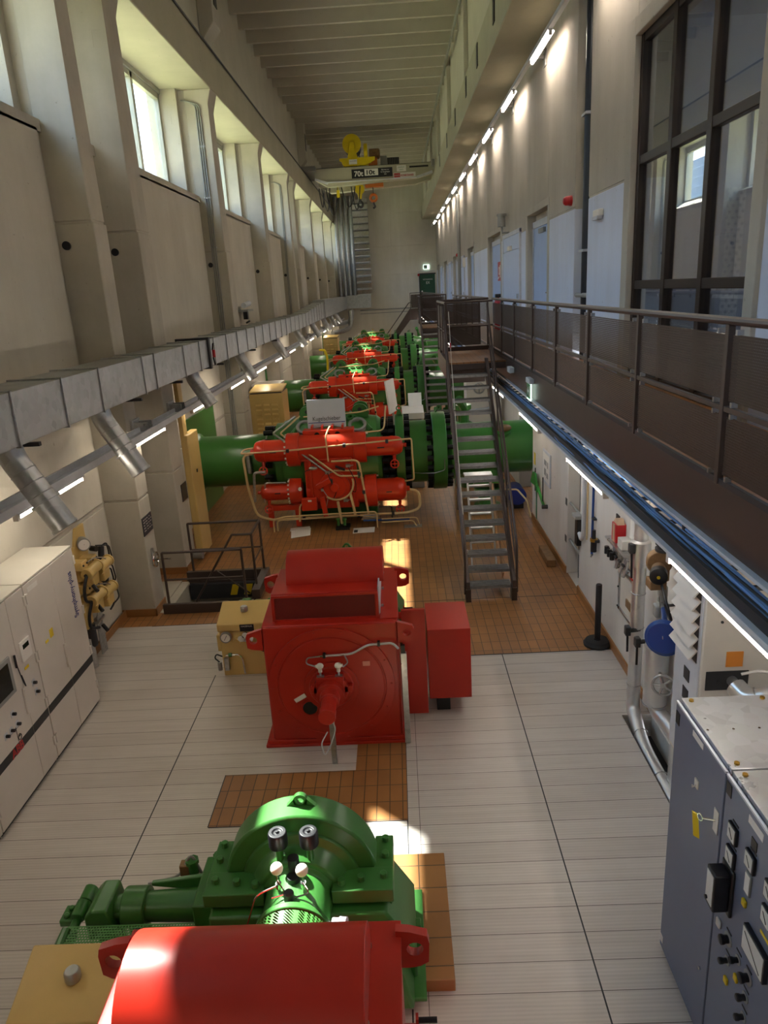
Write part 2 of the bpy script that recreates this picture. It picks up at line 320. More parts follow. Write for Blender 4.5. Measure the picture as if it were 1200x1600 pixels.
# left wall: infill below the sills, window band, pilasters
m = MB().box(-5.6, -4.7, -3, YE, -.05, 7.3)
struct('wall_left', m, M['wall_conc'])
m = MB()                                    # horizontal casting groove and slightly raised lower panels
for (a, b), (c, d) in zip(COLS[:-1], COLS[1:]):
    if c-b > 3: m.box(-4.7, -4.66, b+.12, c-.12, 2.0, 7.25); m.box(-4.7, -4.66, b+.12, c-.12, .14, 1.93)
struct('wall_left_panels', m, M['low_wall'], .012)
for i, (a, b) in enumerate(COLS):
    m = MB().box(-4.75, -4.15, a, b, 0, 1.955).box(-4.75, -4.15, a, b, 1.985, 6.04).box(-4.75, -4.17, a+.02, b-.02, 1.95, 1.99)
    m.prism([(-4.75, 6.07), (-4.17, 6.07), (-4.22, 9.3), (-4.1, 9.7), (-4.75, 9.7)], 'y', a, b); m.box(-4.75, -4.18, a+.02, b-.02, 6.03, 6.08)
    if i > 2 and i != 7:
        m.pocket(-5.6, -4.75, 6.9, 9.7, a-.0005, -4.72+.0, -4.75, 8.5, 8.7, .0) if False else m.box(-5.6, -4.72, a+.03, b-.03, 6.9, 9.7)
    else: m.box(-5.6, -4.72, a+.03, b-.03, 6.9, 9.7)
    struct('wall_left_pilaster', m, M['wall_conc'], .015)
wi = 0
for k, ((a, b), (c, d)) in enumerate(zip(COLS[:-1], COLS[1:])):
    wi += 1; nar = c-b < 3                   # twin pilasters leave a narrow window bay
    y0, y1 = b+.05, c-.16
    m = MB()                                 # splayed jambs with a square blind hole, sloped sill
    m.box(-5.6, -4.9, c-.16, c+.03, 7.2, 9.75); m.box(-5.6, -4.9, b-.03, b+.05, 7.2, 9.75)
    m.prism([(-4.66, 7.2), (-4.66, 7.36), (-5.25, 7.62), (-5.6, 7.62), (-5.6, 7.2)], 'y', b, c)
    struct('wall_left_jamb', m, M['wall_conc'])
    m = MB().pocket(-5.2, -4.9, 7.5, 9.7, c-.165, -5.07, -4.95, 8.95, 9.17, .14)
    m.pocket(-4.72, -4.2, 6.3, 9.45, c-.004, -4.42, -4.29, 8.72, 8.95, .12)
    struct('wall_left_reveal', m, M['wall_conc'])
    fr = MB(); yy = [y0+(y1-y0)*t for t in ((0, .5, 1) if nar else (0, .335, .665, 1))]
    for q, y in enumerate(yy):
        w = .10 if q in (0, len(yy)-1) else .075; fr.box(-5.42, -5.3, y-w, y+w, 7.6, 9.66)
    fr.box(-5.42, -5.3, y0, y1, 7.58, 7.70); fr.box(-5.42, -5.3, y0, y1, 9.48, 9.68); fr.box(-5.30, -5.26, y0, y1, 9.60, 9.72)
    w_ = struct('window_%d' % wi, fr, M['win_frame'], .006)
    pane = obj('pane', MB().box(-5.38, -5.372, y0, y1, 7.65, 9.55), M['glass'], w_)
# crane runway beam left, wall and roof above it
struct('beam_left', MB().box(-5.44, -4.1, -3, YE, 9.70, 10.66), M['beam'], .02)
m = MB().box(-4.6, -4.4, -3, YE, 10.6, 13.4)
for y in (-.9, 5.7, 20.2, 39.5):
    m.prism([(-4.4, 10.9), (-4.02, 11.35), (-4.02, 13.3), (-4.4, 13.3)], 'y', y, y+.75)
struct('wall_left_upper', m, M['ceil'], .02)
m = MB()
for y in (20.2, 39.5): m.box(-4.03, -4.005, y+.18, y+.52, 11.75, 12.5)
struct('trim_3', m, M['black'])
m = MB().box(-5.6, 4.2, -3, YE+.3, 13.28, 13.5)
y = -2.4
while y < YE-.3: m.prism([(y, 13.3), (y+.05, 12.87), (y+.17, 12.87), (y+.22, 13.3)], 'x', -4.45, 2.55); y += 1.34
struct('ceiling', m, M['ceil'])
# right side: upper wall, runway beam, gallery wall with door recesses
struct('wall_right_upper', MB().box(2.5, 2.75, -3, YE, 10.6, 13.4), M['ceil'])
m = MB()
for y in (13.2, 17.4, 24, 30.6, 37.2, 43.8, 50.4): m.box(2.36, 2.5, y, y+.55, 10.66, 13.3)
struct('wall_right_rib', m, M['ceil'], .02)
struct('beam_right', MB().box(2.35, 3.6, -3, YE, 9.70, 10.66), M['beam'], .02)
m = MB()
for y in (17.2, 20.3, 23.2, 27, 31, 35.5): m.box(2.335, 2.36, y, y+.28, 10.05, 10.55)
struct('trim_4', m, M['black'])
DOORS = [(16.35, 18.8), (23.35, 26.4), (31.0, 33.5), (39.3, 41.5), (46.3, 49.1), (53.6, 55.7)]
m = MB(); lo = MB()
segs = [(14.0, 16.35)]+[(DOORS[i][1], DOORS[i+1][0]) for i in range(5)]+[(55.7, YE)]
for a, b in segs:
    m.box(3.3, 3.8, a, b, 6.13, 9.75); lo.box(3.3, 3.8, a, b, 3.4, 6.10); m.box(3.31, 3.8, a, b, 6.08, 6.14)
for a, b in DOORS: m.box(3.3, 3.8, a, b, 6.43, 9.75)
m.box(3.3, 3.8, 10.75, 13.05, 6.19, 9.75); lo.box(3.3, 3.8, 10.75, 13.05, 3.4, 6.16); m.box(3.31, 3.8, 10.75, 13.05, 6.15, 6.2)
m.box(3.3, 3.8, -3, 10.75, 7.95, 9.75); lo.box(3.3, 3.8, -3, 7.05, 3.4, 7.95)
m.box(3.62, 3.9, 13.0, 14.05, 3.4, 9.75)     # back of the pipe recess
struct('wall_right', m, M['up_conc'], .01); struct('wall_right_painted', lo, M['white_wall'], .01)
for i, (a, b) in enumerate(DOORS):           # recess: reveals, back panel and door leaf
    m = MB().box(3.50, 3.8, a, b, 3.4, 6.43).box(3.29, 3.62, b-.03, b+.16, 3.4, 6.5).box(3.29, 3.62, a-.16, a+.03, 3.4, 6.5).box(3.285, 3.62, a-.16, b+.16, 6.40, 6.55)
    struct('wall_right_recess', m, M['up_conc'], .008)
    d_ = struct('door_%d' % (i+1), MB().box(3.44, 3.50, a+.2, b-.12, 3.5, 6.1), M['door'], .008)
    obj('door_frame', MB().box(3.42, 3.50, a+.1, a+.2, 3.5, 6.2).box(3.42, 3.50, b-.12, b-.03, 3.5, 6.2).box(3.42, 3.50, a+.1, b-.03, 6.1, 6.25), M['lgrey'], d_, .005)
    obj('door_handle', MB().tube([(3.44, a+.35, 4.65), (3.38, a+.35, 4.65), (3.38, a+.55, 4.65)], .014), M['chrome'], d_)
    if i == 0: obj('door_closer', MB().box(3.38, 3.44, a+.9, a+1.5, 5.95, 6.05), M['grey'], d_, .005)
# surface doors of pale blue panels between recesses
for i, (a, b) in enumerate([(19.75, 22.6), (35.0, 36.3), (42.5, 44.6), (50.2, 52.2)]):
    d_ = struct('door_%d' % (7+i), MB().box(3.26, 3.30, a, b, 3.5, 5.72).box(3.27, 3.30, a, b, 5.75, 6.12), M['pale'], .006)
    obj('door_frame', MB().box(3.25, 3.31, a-.1, a, 3.5, 6.2).box(3.25, 3.31, b, b+.1, 3.5, 6.2).box(3.25, 3.31, a-.1, b+.1, 6.12, 6.22), M['lgrey'], d_, .005)
    obj('door_handle', MB().box(3.22, 3.26, a+.1, a+.16, 4.5, 4.62), M['chrome'], d_, .004)
# control-room window on the gallery: deep reveal, bronze frame, panes, the room behind
m = MB().box(3.25, 3.34, 10.7, 10.95, 3.4, 8.05).box(3.25, 3.34, 6.9, 7.1, 3.4, 8.05).box(3.252, 3.338, 7.09, 10.71, 7.83, 8.04)
struct('trim_5', m, M['up_conc'], .01)
fr = MB(); ys = [7.1, 8.38, 9.52, 10.68]
for y in ys: fr.box(3.34, 3.46, y-.06, y+.06, 3.5, 7.85)
for z in (3.55, 4.78, 6.36, 7.80): fr.box(3.35, 3.45, 7.1, 10.7, z-.055, z+.055)
w_ = struct('window_%d' % (wi+1), fr, M['frame_br'], .008)
for a, b in zip(ys[:-1], ys[1:]):
    for c, d in ((3.6, 4.73), (4.83, 6.31), (6.41, 7.75)): obj('pane', MB().box(3.395, 3.405, a+.055, b-.055, c, d), M['glass2'], w_)
m = MB().box(3.6, 7.5, 4.0, 11.9, 3.42, 3.5).box(3.5, 7.5, 4.0, 11.9, 8.3, 8.4).box(7.4, 7.5, 4.0, 11.9, 3.4, 8.4).box(3.5, 7.5, 11.8, 11.9, 3.4, 8.4).box(3.5, 7.5, 4.0, 4.1, 3.4, 8.4)
struct('wall_right_room', m, M['white_wall'])
# far wall
m = MB()
for x0, x1, z0, z1 in ((-5.6, -.02, 8.0, 13.4), (.02, 3.9, 10.3, 13.4), (.02, 3.9, 8.0, 10.26), (-5.6, 3.9, 6.0, 7.97), (-5.6, 3.9, 3.6, 5.97), (-5.6, 3.9, -.1, 3.57)): m.box(x0, x1, YE, YE+.3, z0, z1)
m.box(-5.6, 3.9, YE+.02, YE+.4, -.1, 13.4); struct('wall_far', m, M['far_conc'], .01)
struct('trim_6', MB().box(-2.6, 2.0, YE-.05, YE, 3.48, 3.56).box(-2.6, 2.0, YE-.04, YE, 3.25, 3.3), M['grey'])
# lower right wall under the gallery: panels, pipe recess, skirting
m = MB().box(2.77, 3.2, 11.85, 15.08, 0, 3.3).box(2.77, 3.2, 6.45, 11.0, 0, 3.3).box(3.15, 3.3, 10.9, 11.95, 0, 3.3).box(3.4, 3.6, -3, 6.6, 0, 3.3)
m.box(2.4, 3.6, -3, 7.5, -.4, -.34); m.box(2.77, 2.8, 6.4, 7.5, -.34, -.02); m.box(2.3, 2.9, 7.45, 7.6, -.4, -.062); m.box(2.2, 2.41, 4.4, 7.6, -.4, -.062); m.box(2.36, 3.6, 4.4, 4.6, -.4, -.062); m.box(2.75, 3.4, 10.9, 12, -.2, -.005); m.box(3.15, 3.4, 6.4, 6.6, -.3, 3.3)
struct('wall_right_lower', m, M['low_white'], .01)
m = MB()
for a, b in ((17.6, 25.6), (28.2, 36.2), (38.8, 46.8), (49.4, YE)): m.box(2.9, 3.2, a, b, 0, 3.3)
m.box(4.0, 4.2, 15, YE, 0, 3.3); m.box(3.15, 4.0, 15.08, 15.2, 0, 3.3); struct('wall_right_lower', m, M['up_conc'], .01)
m = MB().box(2.745, 2.77, 11.85, 15.08, 0, .13).box(2.745, 2.77, 7.45, 11.0, 0, .13).box(2.77, 3.15, 11.0, 11.02, 0, .13)
struct('baseboard_right', m, M['skirt'], .004)
m = MB()
for (a, b), (c, d) in zip(COLS[1:-1], COLS[2:]): m.box(-4.66, -4.635, b, c, 0, .13) if c-b > 0 and b < 10.9 else m.box(-4.7, -4.675, b, c, 0, .13)
for a, b in COLS[1:]: m.box(-4.15, -4.13, a-.02, b, 0, .13); m.box(-4.7, -4.13, a-.02, a, 0, .13)
struct('baseboard_left', m, M['skirt'], .004)
struct('wall_near', MB().box(-5.6, 7.5, -3.3, -3.0, -.5, 13.5), M['up_conc'])
# gallery deck and its soffit
m = MB().box(2.12, 3.4, -3, YE, 3.28, 3.5)
struct('floor_gallery', m, M['tile'])
# tiled plinth of the near machine
m = MB().box(-1.62, .2, 4.03, 5.27, 0, .11); struct('trim_7', m, M['tile_big'], .006)
# meadow outside the high windows
m = MB().box(-60, -5.75, -20, 80, 6.2, 6.6)
struct('ground_outside', m, M['soil'])
t = thing('neighbour_building', 'pale blue slatted building seen outside through the high windows', 'building', (-17, 30, 6.6))
obj('facade', MB().box(-17.4, -17, -10, 90, 6.6, 13.2), M['facade'], t)
m = MB()
for k in range(9): m.box(-17.0, -16.96, -10, 90, 7.1+.68*k, 7.16+.68*k)
q_ = obj('facade_slats', m, M['slat'], t); q_['kind'] = 'stuff'
m = MB()
# ================================================================ lamps, ducts, rails, stairs, trays
ORD = ['first', 'second', 'third', 'fourth', 'fifth', 'sixth', 'seventh', 'eighth', 'ninth', 'tenth', 'eleventh', 'twelfth', 'thirteenth', 'fourteenth', 'fifteenth', 'sixteenth', 'seventeenth', 'eighteenth', 'nineteenth', 'twentieth']
# ---- left ledge with its tube lights
t = thing('lighting_trunking', 'long grey steel trunking carrying tube lights along the left wall', 'trunking', (-3.95, -1, 3.0))
obj('channel', MB().prism([(-4.05, 2.99), (-3.82, 2.99), (-3.80, 3.0), (-3.80, 3.09), (-3.83, 3.09), (-3.83, 3.02), (-4.02, 3.02), (-4.02, 3.09), (-4.05, 3.09)], 'y', -1, 56.5), M['lgrey'], t, .004)
for a, b in COLS[1:]:
    if b > 9: obj('bracket', MB().box(-4.15, -4.11, a+.15, a+.5, 2.98, 3.2).box(-4.12, -3.9, a+.2, a+.24, 3.0, 3.16).box(-4.12, -3.9, a+.42, a+.46, 3.0, 3.16), M['galv'], t, .004)
def tube_lamp(name, label, grp, a, b, x, z, mat, w=.022):
    t = thing(name, label, 'lamp', (x, a, z), grp)
    obj('tube', MB().cyl((x, a+.04, z), (x, b-.04, z), w, 10), mat, t)
    obj('batten', MB().box(x-.035, x+.035, a, b, z+w+.004, z+w+.055), M['lgrey'], t, .006)
    if z > 8: obj('reflector', MB().prism([(x-.07, z+.02), (x-.05, z+.05), (x+.05, z+.05), (x+.07, z+.02), (x+.06, z+.062), (x-.06, z+.062)], 'y', a, b), M['lgrey'], t)
    for y in (a, b): obj('end_holder', MB().box(x-.028, x+.028, y-.015, y+.04, z-.03, z+w+.02), M['white'], t, .004)
for k in range(-2, 15):
    a = 6.9+3.32*k
    tube_lamp('tube_light', ('%s tube light along the left wall ledge from the near end' % ORD[k]) if k >= 0 else 'tube light on the left ledge out of view behind the camera, row %d' % -k,
              'tube lights on the left ledge', a, a+1.6, -3.9, 2.915, M['tubeL'])
# ---- upper right row
t = thing('lighting_trunking', 'grey lighting rail high on the right wall under the crane beam', 'trunking', (3.0, 2, 9.2))
obj('channel', MB().box(2.955, 3.045, 2, 56.8, 9.16, 9.24), M['lgrey'], t, .006)
for k in range(13):
    y = 2.1+4.1*k+2.35
    obj('bracket', MB().box(3.0, 3.3, y-.03, y+.03, 9.2, 9.25).box(3.27, 3.3, y-.12, y+.12, 9.05, 9.35), M['galv'], t, .004)
for k in range(14):
    a = 2.5+4.1*k
    if a+1.8 > 57: break
    lab = '%s tube light high on the right wall from the near end' % ORD[k-3] if k > 2 else 'high right tube light out of view above the camera, row %d' % (k+1)
    tube_lamp('tube_light', lab, 'tube lights high on the right wall', a, a+1.8, 3.0, 9.09, M['tubeU'], .035)
# ---- lower right row below the gallery
for k in range(-1, 16):
    a = 3.42+3.29*k
    lab = '%s tube light under the gallery cable tray from the near end' % ORD[k] if k >= 0 else 'tube light under the cable tray, out of view beside the camera'
    tube_lamp('tube_light', lab, 'tube lights under the gallery tray', a, a+1.57, 1.93, 2.905, M['tubeR'], .022)
# ---- cable tray under the gallery
t = thing('cable_tray', 'long dark steel cable tray hung under the edge of the gallery', 'cable tray', (2.2, 0, 2.97))
obj('side_rail', MB().box(1.935, 1.965, -1, 56, 2.975, 3.06), M['dark'], t, .003)
obj('side_rail', MB().box(2.55, 2.57, -1, 56, 2.975, 3.05), M['dark'], t, .003)
obj('bottom_sheet', MB().box(1.965, 2.06, -1, 56, 2.975, 2.985), M['dark'], t)
m = MB(); y = 1.5
while y < 55: m.box(2.1, 2.56, y, y+.035, 2.975, 3.0); y += .34
r_ = obj('rung_row', m, M['dark'], t); r_['kind'] = 'stuff'
obj('lamp_rail', MB().box(1.89, 1.945, -1, 56, 2.955, 2.985), M['lgrey'], t, .004)
for k in range(17): obj('hanger', MB().box(2.13, 2.16, 2+3.3*k, 2.04+3.3*k, 2.98, 3.3), M['dark'], t)
cabs = []
for k in range(26):
    r = random.uniform(.006, .010); x = 1.98+(.12 if k < 20 else .2)*random.random(); z = 2.985+r+.055*random.random()*(1-abs(x-2.07)/.12); pts = []
    for i in range(24):
        y = 1.0+i*1.9+random.uniform(-.4, .4); pts.append((x+random.uniform(-.03, .03)+(.05 if k > 19 else 0)*math.sin(i*1.3+k), y, max(2.985+r, z+random.uniform(-.015, .025))))
    cm = M['cable'] if k % 3 else (M['cable2'] if k % 2 else M['cable3'])
    kind = {M['cable']: 'blue', M['cable2']: 'slate blue', M['cable3']: 'black'}[cm]
    sm = []                                  # smooth the wander
    for i in range(len(pts)-1):
        for j in range(5): f = j/5; f = f*f*(3-2*f); sm.append(tuple(pts[i][q]*(1-f)+pts[i+1][q]*f for q in range(3)))
    o = obj('cable', MB().tube(sm, r, 6), cm)
    tag(o, kind+' cable lying loose in the tray under the gallery', 'cable', kind+' cables in the gallery tray')
for k in range(5):
    o = obj('conduit_pipe', MB().tube([(2.3+.055*k, .5, 3.1+.02*(k % 2)), (2.3+.055*k, 56, 3.1+.02*(k % 2))], .014, 6), M['beige'])
    tag(o, 'thin beige pipe running under the gallery deck behind the cable tray', 'pipe', 'pipes under the gallery deck')
# ---- gallery steelwork: fascia and railing bays
t = thing('gallery_edge_beam', 'dark brown steel beam along the edge of the gallery', 'beam', (2.1, 0, 3.15))
obj('web', MB().box(2.075, 2.12, -2, 56.5, 3.16, 3.56), M['brown'], t, .004)
obj('bottom_flange', MB().box(2.03, 2.12, -2, 56.5, 3.135, 3.16), M['lgrey'], t, .003)
obj('kick_plate', MB().box(2.07, 2.1, -2, 56.5, 3.56, 3.6), M['dark'], t)
POSTY = [3.01, 4.67, 6.4, 8.06, 9.69, 11.35, 13.09, 14.62, 16.02]
def railing_bay(a, b, label, grp):
    t = thing('railing_panel', label, 'railing', (2.08, a, 3.56), grp)
    obj('post', MB().box(2.058, 2.102, a-.025, a+.025, 3.56, 4.58), M['brown'], t, .004)
    obj('handrail', MB().tube([(2.08, a, 4.6), (2.08, b, 4.6)], .027, 10), M['brown'], t)
    obj('middle_rail', MB().box(2.065, 2.095, a, b, 4.04, 4.075), M['brown'], t, .003)
    obj('infill_sheet', MB().box(2.078, 2.082, a+.05, b-.05, 4.11, 4.52), M['perf'], t)
    obj('infill_sheet', MB().box(2.078, 2.082, a+.05, b-.05, 3.63, 4.01), M['perf'], t)
    for y in (a+.13, b-.13):
        for z in (4.535, 4.095, 4.022, 3.615): obj('clip', MB().box(2.06, 2.1, y-.012, y+.012, z-.016, z+.016), M['galv'], t)
RY = POSTY[:]
for i in range(len(RY)-1):
    railing_bay(RY[i], RY[i+1], '%s brown perforated gallery railing panel from the near end' % ORD[i], 'perforated gallery railing panels')
yy = [16.9+1.65*k for k in range(7)]+[30.4+1.65*k for k in range(16)]
for i, y in enumerate(yy):
    if 27 < y < 30 or i in (6,): continue
    railing_bay(y, y+1.6, ('%s railing panel past the %s stair landing' % (ORD[i if i < 7 else i-7], 'near' if i < 7 else 'far')), 'perforated gallery railing panels')
# ---- stairs from hall floor to gallery
def stair(y0, label, extra):
    xl, xr, zt, y1 = .965, 1.705, 3.5, y0+3.25
    t = thing('steel_stair', label, 'stair', (1.33, y0, 0))
    sl = (zt)/(y1-y0-.1)
    for x in (xl, xr):
        obj('stringer', MB().prism([(y0-.03, 0), (y0+.16, 0), (y0+.16, .25), (y1+.12, 3.36), (y1+.12, 3.56), (y1-.02, 3.56), (y0-.03, .34)], 'x', x-.028, x+.028), M['brown'], t, .004)
        obj('foot', MB().box(x-.042, x+.042, y0-.05, y0+.14, 0, .22), M['brown_d'], t, .004)
    tr = None
    for k in range(16):
        z = (k+1)*zt/17; y = y0+.12+(y1-y0-.22)*(k)/16.2
        tm = MB().box(xl+.02, xr-.02, y, y+.24, z-.03, z).box(xl+.02, xr-.02, y-.005, y+.012, z-.045, z+.004)
        for q in range(5): tm.box(xl+.03, xr-.03, y+.035+q*.042, y+.048+q*.042, z, z+.006)
        obj('tread', tm, M['steel_tread'], t)
    for x, s in ((xl, -1), (xr, 1)):
        xo = x+s*.045
        obj('handrail', MB().tube([(xo, y0+.02, .12), (xo, y0+.02, .95), (xo, y0+.02+.9/1.08, 1.85), (xo, y1, 4.3), (xo, y1+.15, 4.55)], .022, 8, .12), M['brown'], t)
        obj('middle_rail', MB().tube([(xo, y0+.05, .55), (xo, y1, 3.95)], .014, 8), M['brown'], t)
        for f in (.33, .66): obj('baluster', MB().tube([(xo, y0+f*3.2, f*3.45+.1), (xo, y0+f*3.2, f*3.45+.95)], .016, 8), M['brown'], t)
    # landing
    obj('landing', MB().box(.95, 2.07, y1, y1+2.65, 3.42, 3.5), M['tile'], t)
    obj('landing_edge', MB().box(.93, .97, y1, y1+2.65, 3.2, 3.56).box(.95, 2.07, y1+2.62, y1+2.66, 3.2, 3.56).box(.95, 2.07, y1-.02, y1+.02, 3.36, 3.47), M['brown'], t, .004)
    obj('landing_riser', MB().box(xl+.02, xr-.02, y1+.14, y1+.17, 3.1, 3.42), M['brown'], t)
    for y in (y1, y1+.9, y1+1.75, y1+2.62): obj('landing_post', MB().box(.935, .975, y-.02, y+.02, 3.5, 4.58), M['brown'], t, .003)
    obj('landing_rail', MB().tube([(.955, y1, 4.6), (.955, y1+2.64, 4.6), (2.06, y1+2.64, 4.6)], .026, 8), M['brown'], t)
    obj('landing_rail', MB().tube([(.955, y1, 4.06), (.955, y1+2.64, 4.06), (2.06, y1+2.64, 4.06)], .016, 8), M['brown'], t)
    for a, b in ((y1+.04, y1+.86), (y1+.94, y1+1.71), (y1+1.79, y1+2.58)):
        obj('landing_sheet', MB().box(.953, .957, a, b, 4.1, 4.52).box(.953, .957, a, b, 3.62, 4.02), M['perf'], t)
    obj('landing_sheet', MB().box(1.0, 1.9, y1+2.638, y1+2.642, 4.1, 4.52).box(1.0, 1.9, y1+2.638, y1+2.642, 3.62, 4.02), M['perf'], t)
    if extra:
        obj('gate_bar', MB().tube([(.98, y1+1.75, 4.57), (2.06, y1+1.75, 4.57)], .022, 8).tube([(.98, y1+1.75, 4.08), (2.06, y1+1.75, 4.08)], .018, 8).box(.98, 2.06, y1+1.74, y1+1.76, 3.6, 3.66), M['brown'], t)
    return t
stair(10.85, 'brown steel stair with grating treads in front rising to the gallery', True)
stair(24.25, 'farther brown steel stair seen behind the near stair', False)
t = thing('steel_stair', 'farthest dark stair with sloping handrail against the end wall', 'stair', (1.0, 54, 0))
obj('stringer', MB().prism([(-1.5, 0), (-1.2, 0), (1.1, 2.75), (2.0, 2.75), (2.0, 3.5), (1.1, 3.5)], 'y', 54.0, 54.06), M['brown_d'], t)
obj('stringer', MB().prism([(-1.5, 0), (-1.2, 0), (1.1, 2.75), (2.0, 2.75), (2.0, 3.5), (1.1, 3.5)], 'y', 54.8, 54.86), M['brown_d'], t)
obj('handrail', MB().tube([(-1.3, 53.98, 1.0), (1.05, 53.98, 3.95), (1.3, 53.98, 3.95)], .03, 8), M['brown_d'], t)
for k in range(12): obj('tread', MB().box(-1.3+.2*k, -1.06+.2*k, 54.06, 54.8, .25+.25*k, .28+.25*k), M['steel_tread'], t)
for x in (1.15, 2.0): obj('post', MB().box(x-.02, x+.02, 53.97, 54.01, 2.8, 4.6), M['brown'], t)
obj('top_rail', MB().tube([(1.15, 53.98, 4.6), (2.06, 53.98, 4.6)], .026, 8).tube([(1.15, 53.98, 4.05), (2.06, 53.98, 4.05)], .016, 8), M['brown'], t)
obj('guard_sheet', MB().box(1.2, 1.95, 53.985, 53.99, 3.6, 4.5), M['perf'], t)
# rope hanging along the left handrail of the near stair
t = thing('safety_chain', 'pale rope with a white clip hanging along the near stair left handrail', 'rope', (.9, 11.3, 1.0))
obj('rope', MB().tube([(1.0, 14.0, 4.45), (1.0, 13.6, 3.55), (.99, 12.6, 2.2), (.985, 11.5, .98), (.985, 11.35, .72)], .006, 6), M['off'], t)
obj('clip', MB().torus((.985, 11.33, .69), (0, 1, .3), .03, .010, 12, 6), M['plastic_w'], t)
obj('red_clip', MB().cyl((1.0, 13.75, 3.9), (1.0, 13.72, 3.8), .012, 8), M['sred'], t)
# timber board leaning in the stair and step ladder behind
o = obj('timber_board', MB().obox((1.60, 12.0, .82), (0, .60, .62), (.012, 0, 0), (0, -.07, .07)), M['wood']); tag(o, 'pale timber plank leaning against the right side of the near stair', 'plank')
t = thing('step_ladder', 'aluminium step ladder standing behind the near stair', 'ladder', (1.45, 13.2, 0))
for x in (1.18, 1.62): obj('front_rail', MB().bar((x, 12.35, 0), (x+.06*(1.4-x), 13.1, 1.5), .03, .05), M['clad'], t); obj('rear_rail', MB().bar((x+.15, 13.75, 0), (x+.02, 13.2, 1.5), .03, .04), M['clad'], t)
for k in range(6):
    f = (k+.7)/6.4; obj('step', MB().box(1.18, 1.62, 12.33+.75*f, 12.43+.75*f, 1.5*f-.015, 1.5*f+.015), M['clad'], t, .003)
obj('top_platform', MB().box(1.14, 1.66, 13.03, 13.3, 1.5, 1.54), M['clad'], t, .004)
for x in (1.33, 1.77): obj('rubber_foot', MB().box(x-.03, x+.03, 13.72, 13.80, 0, .06), M['rubber'], t)
# ---- ventilation duct
t = thing('air_duct', 'rectangular galvanised air duct running the length of the left wall', 'duct', (-3.82, 0, 3.7))
obj('duct_run', MB().box(-4.1, -3.55, -1, 30, 3.70, 4.2).prism([(30, 3.7), (38, 3.74), (38, 4.5), (30, 4.2)], 'x', -4.1, -3.55).box(-4.1, -3.5, 38, 56.2, 3.74, 4.62), M['duct'], t, .006)
obj('elbow', MB().box(-3.52, -1.70, 55.8, 56.5, 3.74, 4.66), M['duct'], t, .006)
sy = [2.2, 3.2, 4.3, 5.5, 6.6, 7.66, 8.66, 10.22, 10.74, 12.28, 13.3]+[14.4+1.1*k for k in range(38)]
for y in sy:
    dz = 0 if y < 30 else (min(y, 38)-30)/8*.36
    obj('joint_flange', MB().box(-4.118, -4.1, y-.012, y+.012, 3.682, 4.218+dz).box(-3.55, -3.532+.04*(y > 38), y-.012, y+.012, 3.682, 4.218+dz).box(-4.118, -3.532, y-.012, y+.012, 4.2+dz, 4.218+dz).box(-4.118, -3.532, y-.012, y+.012, 3.682, 3.70), M['galv'], t, .003)
for y in (6.9, 9.9, 11.9, 14.9, 18.5, 22): obj('support_arm', MB().box(-4.7, -3.52, y, y+.05, 3.635, 3.675), M['dark'], t)
t = thing('air_duct', 'tall flat galvanised duct with ribbed joints on the far wall', 'duct', (-2.13, 56.2, 4.66))
m = MB()
obj('riser', MB().box(-2.68, -1.58, 55.9, 56.45, 4.66, 11.2), M['duct'], t, .006)
for k in range(14): obj('stiffening_rib', MB().prism([(55.9, 4.72+.45*k), (55.78, 5.0+.45*k), (55.9, 5.1+.45*k)], 'x', -2.68, -1.58), M['duct'], t)
for k in range(4):
    x = -3.92+.36*k
    o = obj('air_pipe', MB().cyl((x, 56.45, 4.5), (x, 56.45, 11.5), .15, 16), M['duct']); tag(o, '%s round galvanised riser pipe from the left on the far wall' % ORD[k], 'pipe', 'round riser pipes on the far wall')
t = thing('pipe_bend', 'pair of insulated pipes bending at the far end of the left ledge', 'pipe', (-3.3, 55, 3))
for k in range(2): obj('pipe', MB().tube([(-4.05, 50-2*k, 2.9-.45*k), (-3.4, 52-2*k, 2.9-.45*k), (-3.1, 54-2*k, 3.0-.4*k), (-3.1, 54.6-2*k, 3.6)], .15, 12, .8), M['duct'], t)
NZ = [6.65, 8.85, 13.1, 17.3, 22.7, 27.7, 33.2, 38.6, 43.0, 47.0]
for i, y in enumerate(NZ):
    L_ = 0.75 if i < 2 else .52
    t = thing('air_nozzle', ('%s round spiral air outlet under the left duct from the near end' % ORD[i]), 'air outlet', (-3.72, y, 3.7), 'air outlets under the left duct')
    a = Vector((-3.70, y, 3.72)); b = Vector((-3.66, y, 3.56)); d = Vector((.5, -.06, -.86)).normalized(); e = b+d*L_
    obj('spiral_pipe', MB().tube([a, b, b+d*.1, e], .125, 20, .09), M['duct'], t)
    for k in range(3 if i < 2 else 2): p = b+d*(.14+.13*k); obj('seam_ring', MB().torus(p, d, .126, .006, 24, 6), M['galv'], t)
    obj('damper_flange', MB().ring(b+d*(L_*.62), d, .12, .15, .02, 24), M['galv'], t)
    obj('outlet_rim', MB().ring(e, d, .10, .135, .03, 24), M['galv'], t)
    obj('outlet_mesh', MB().cyl(e+d*.004, e+d*.012, .105, 20), M['dark'], t)
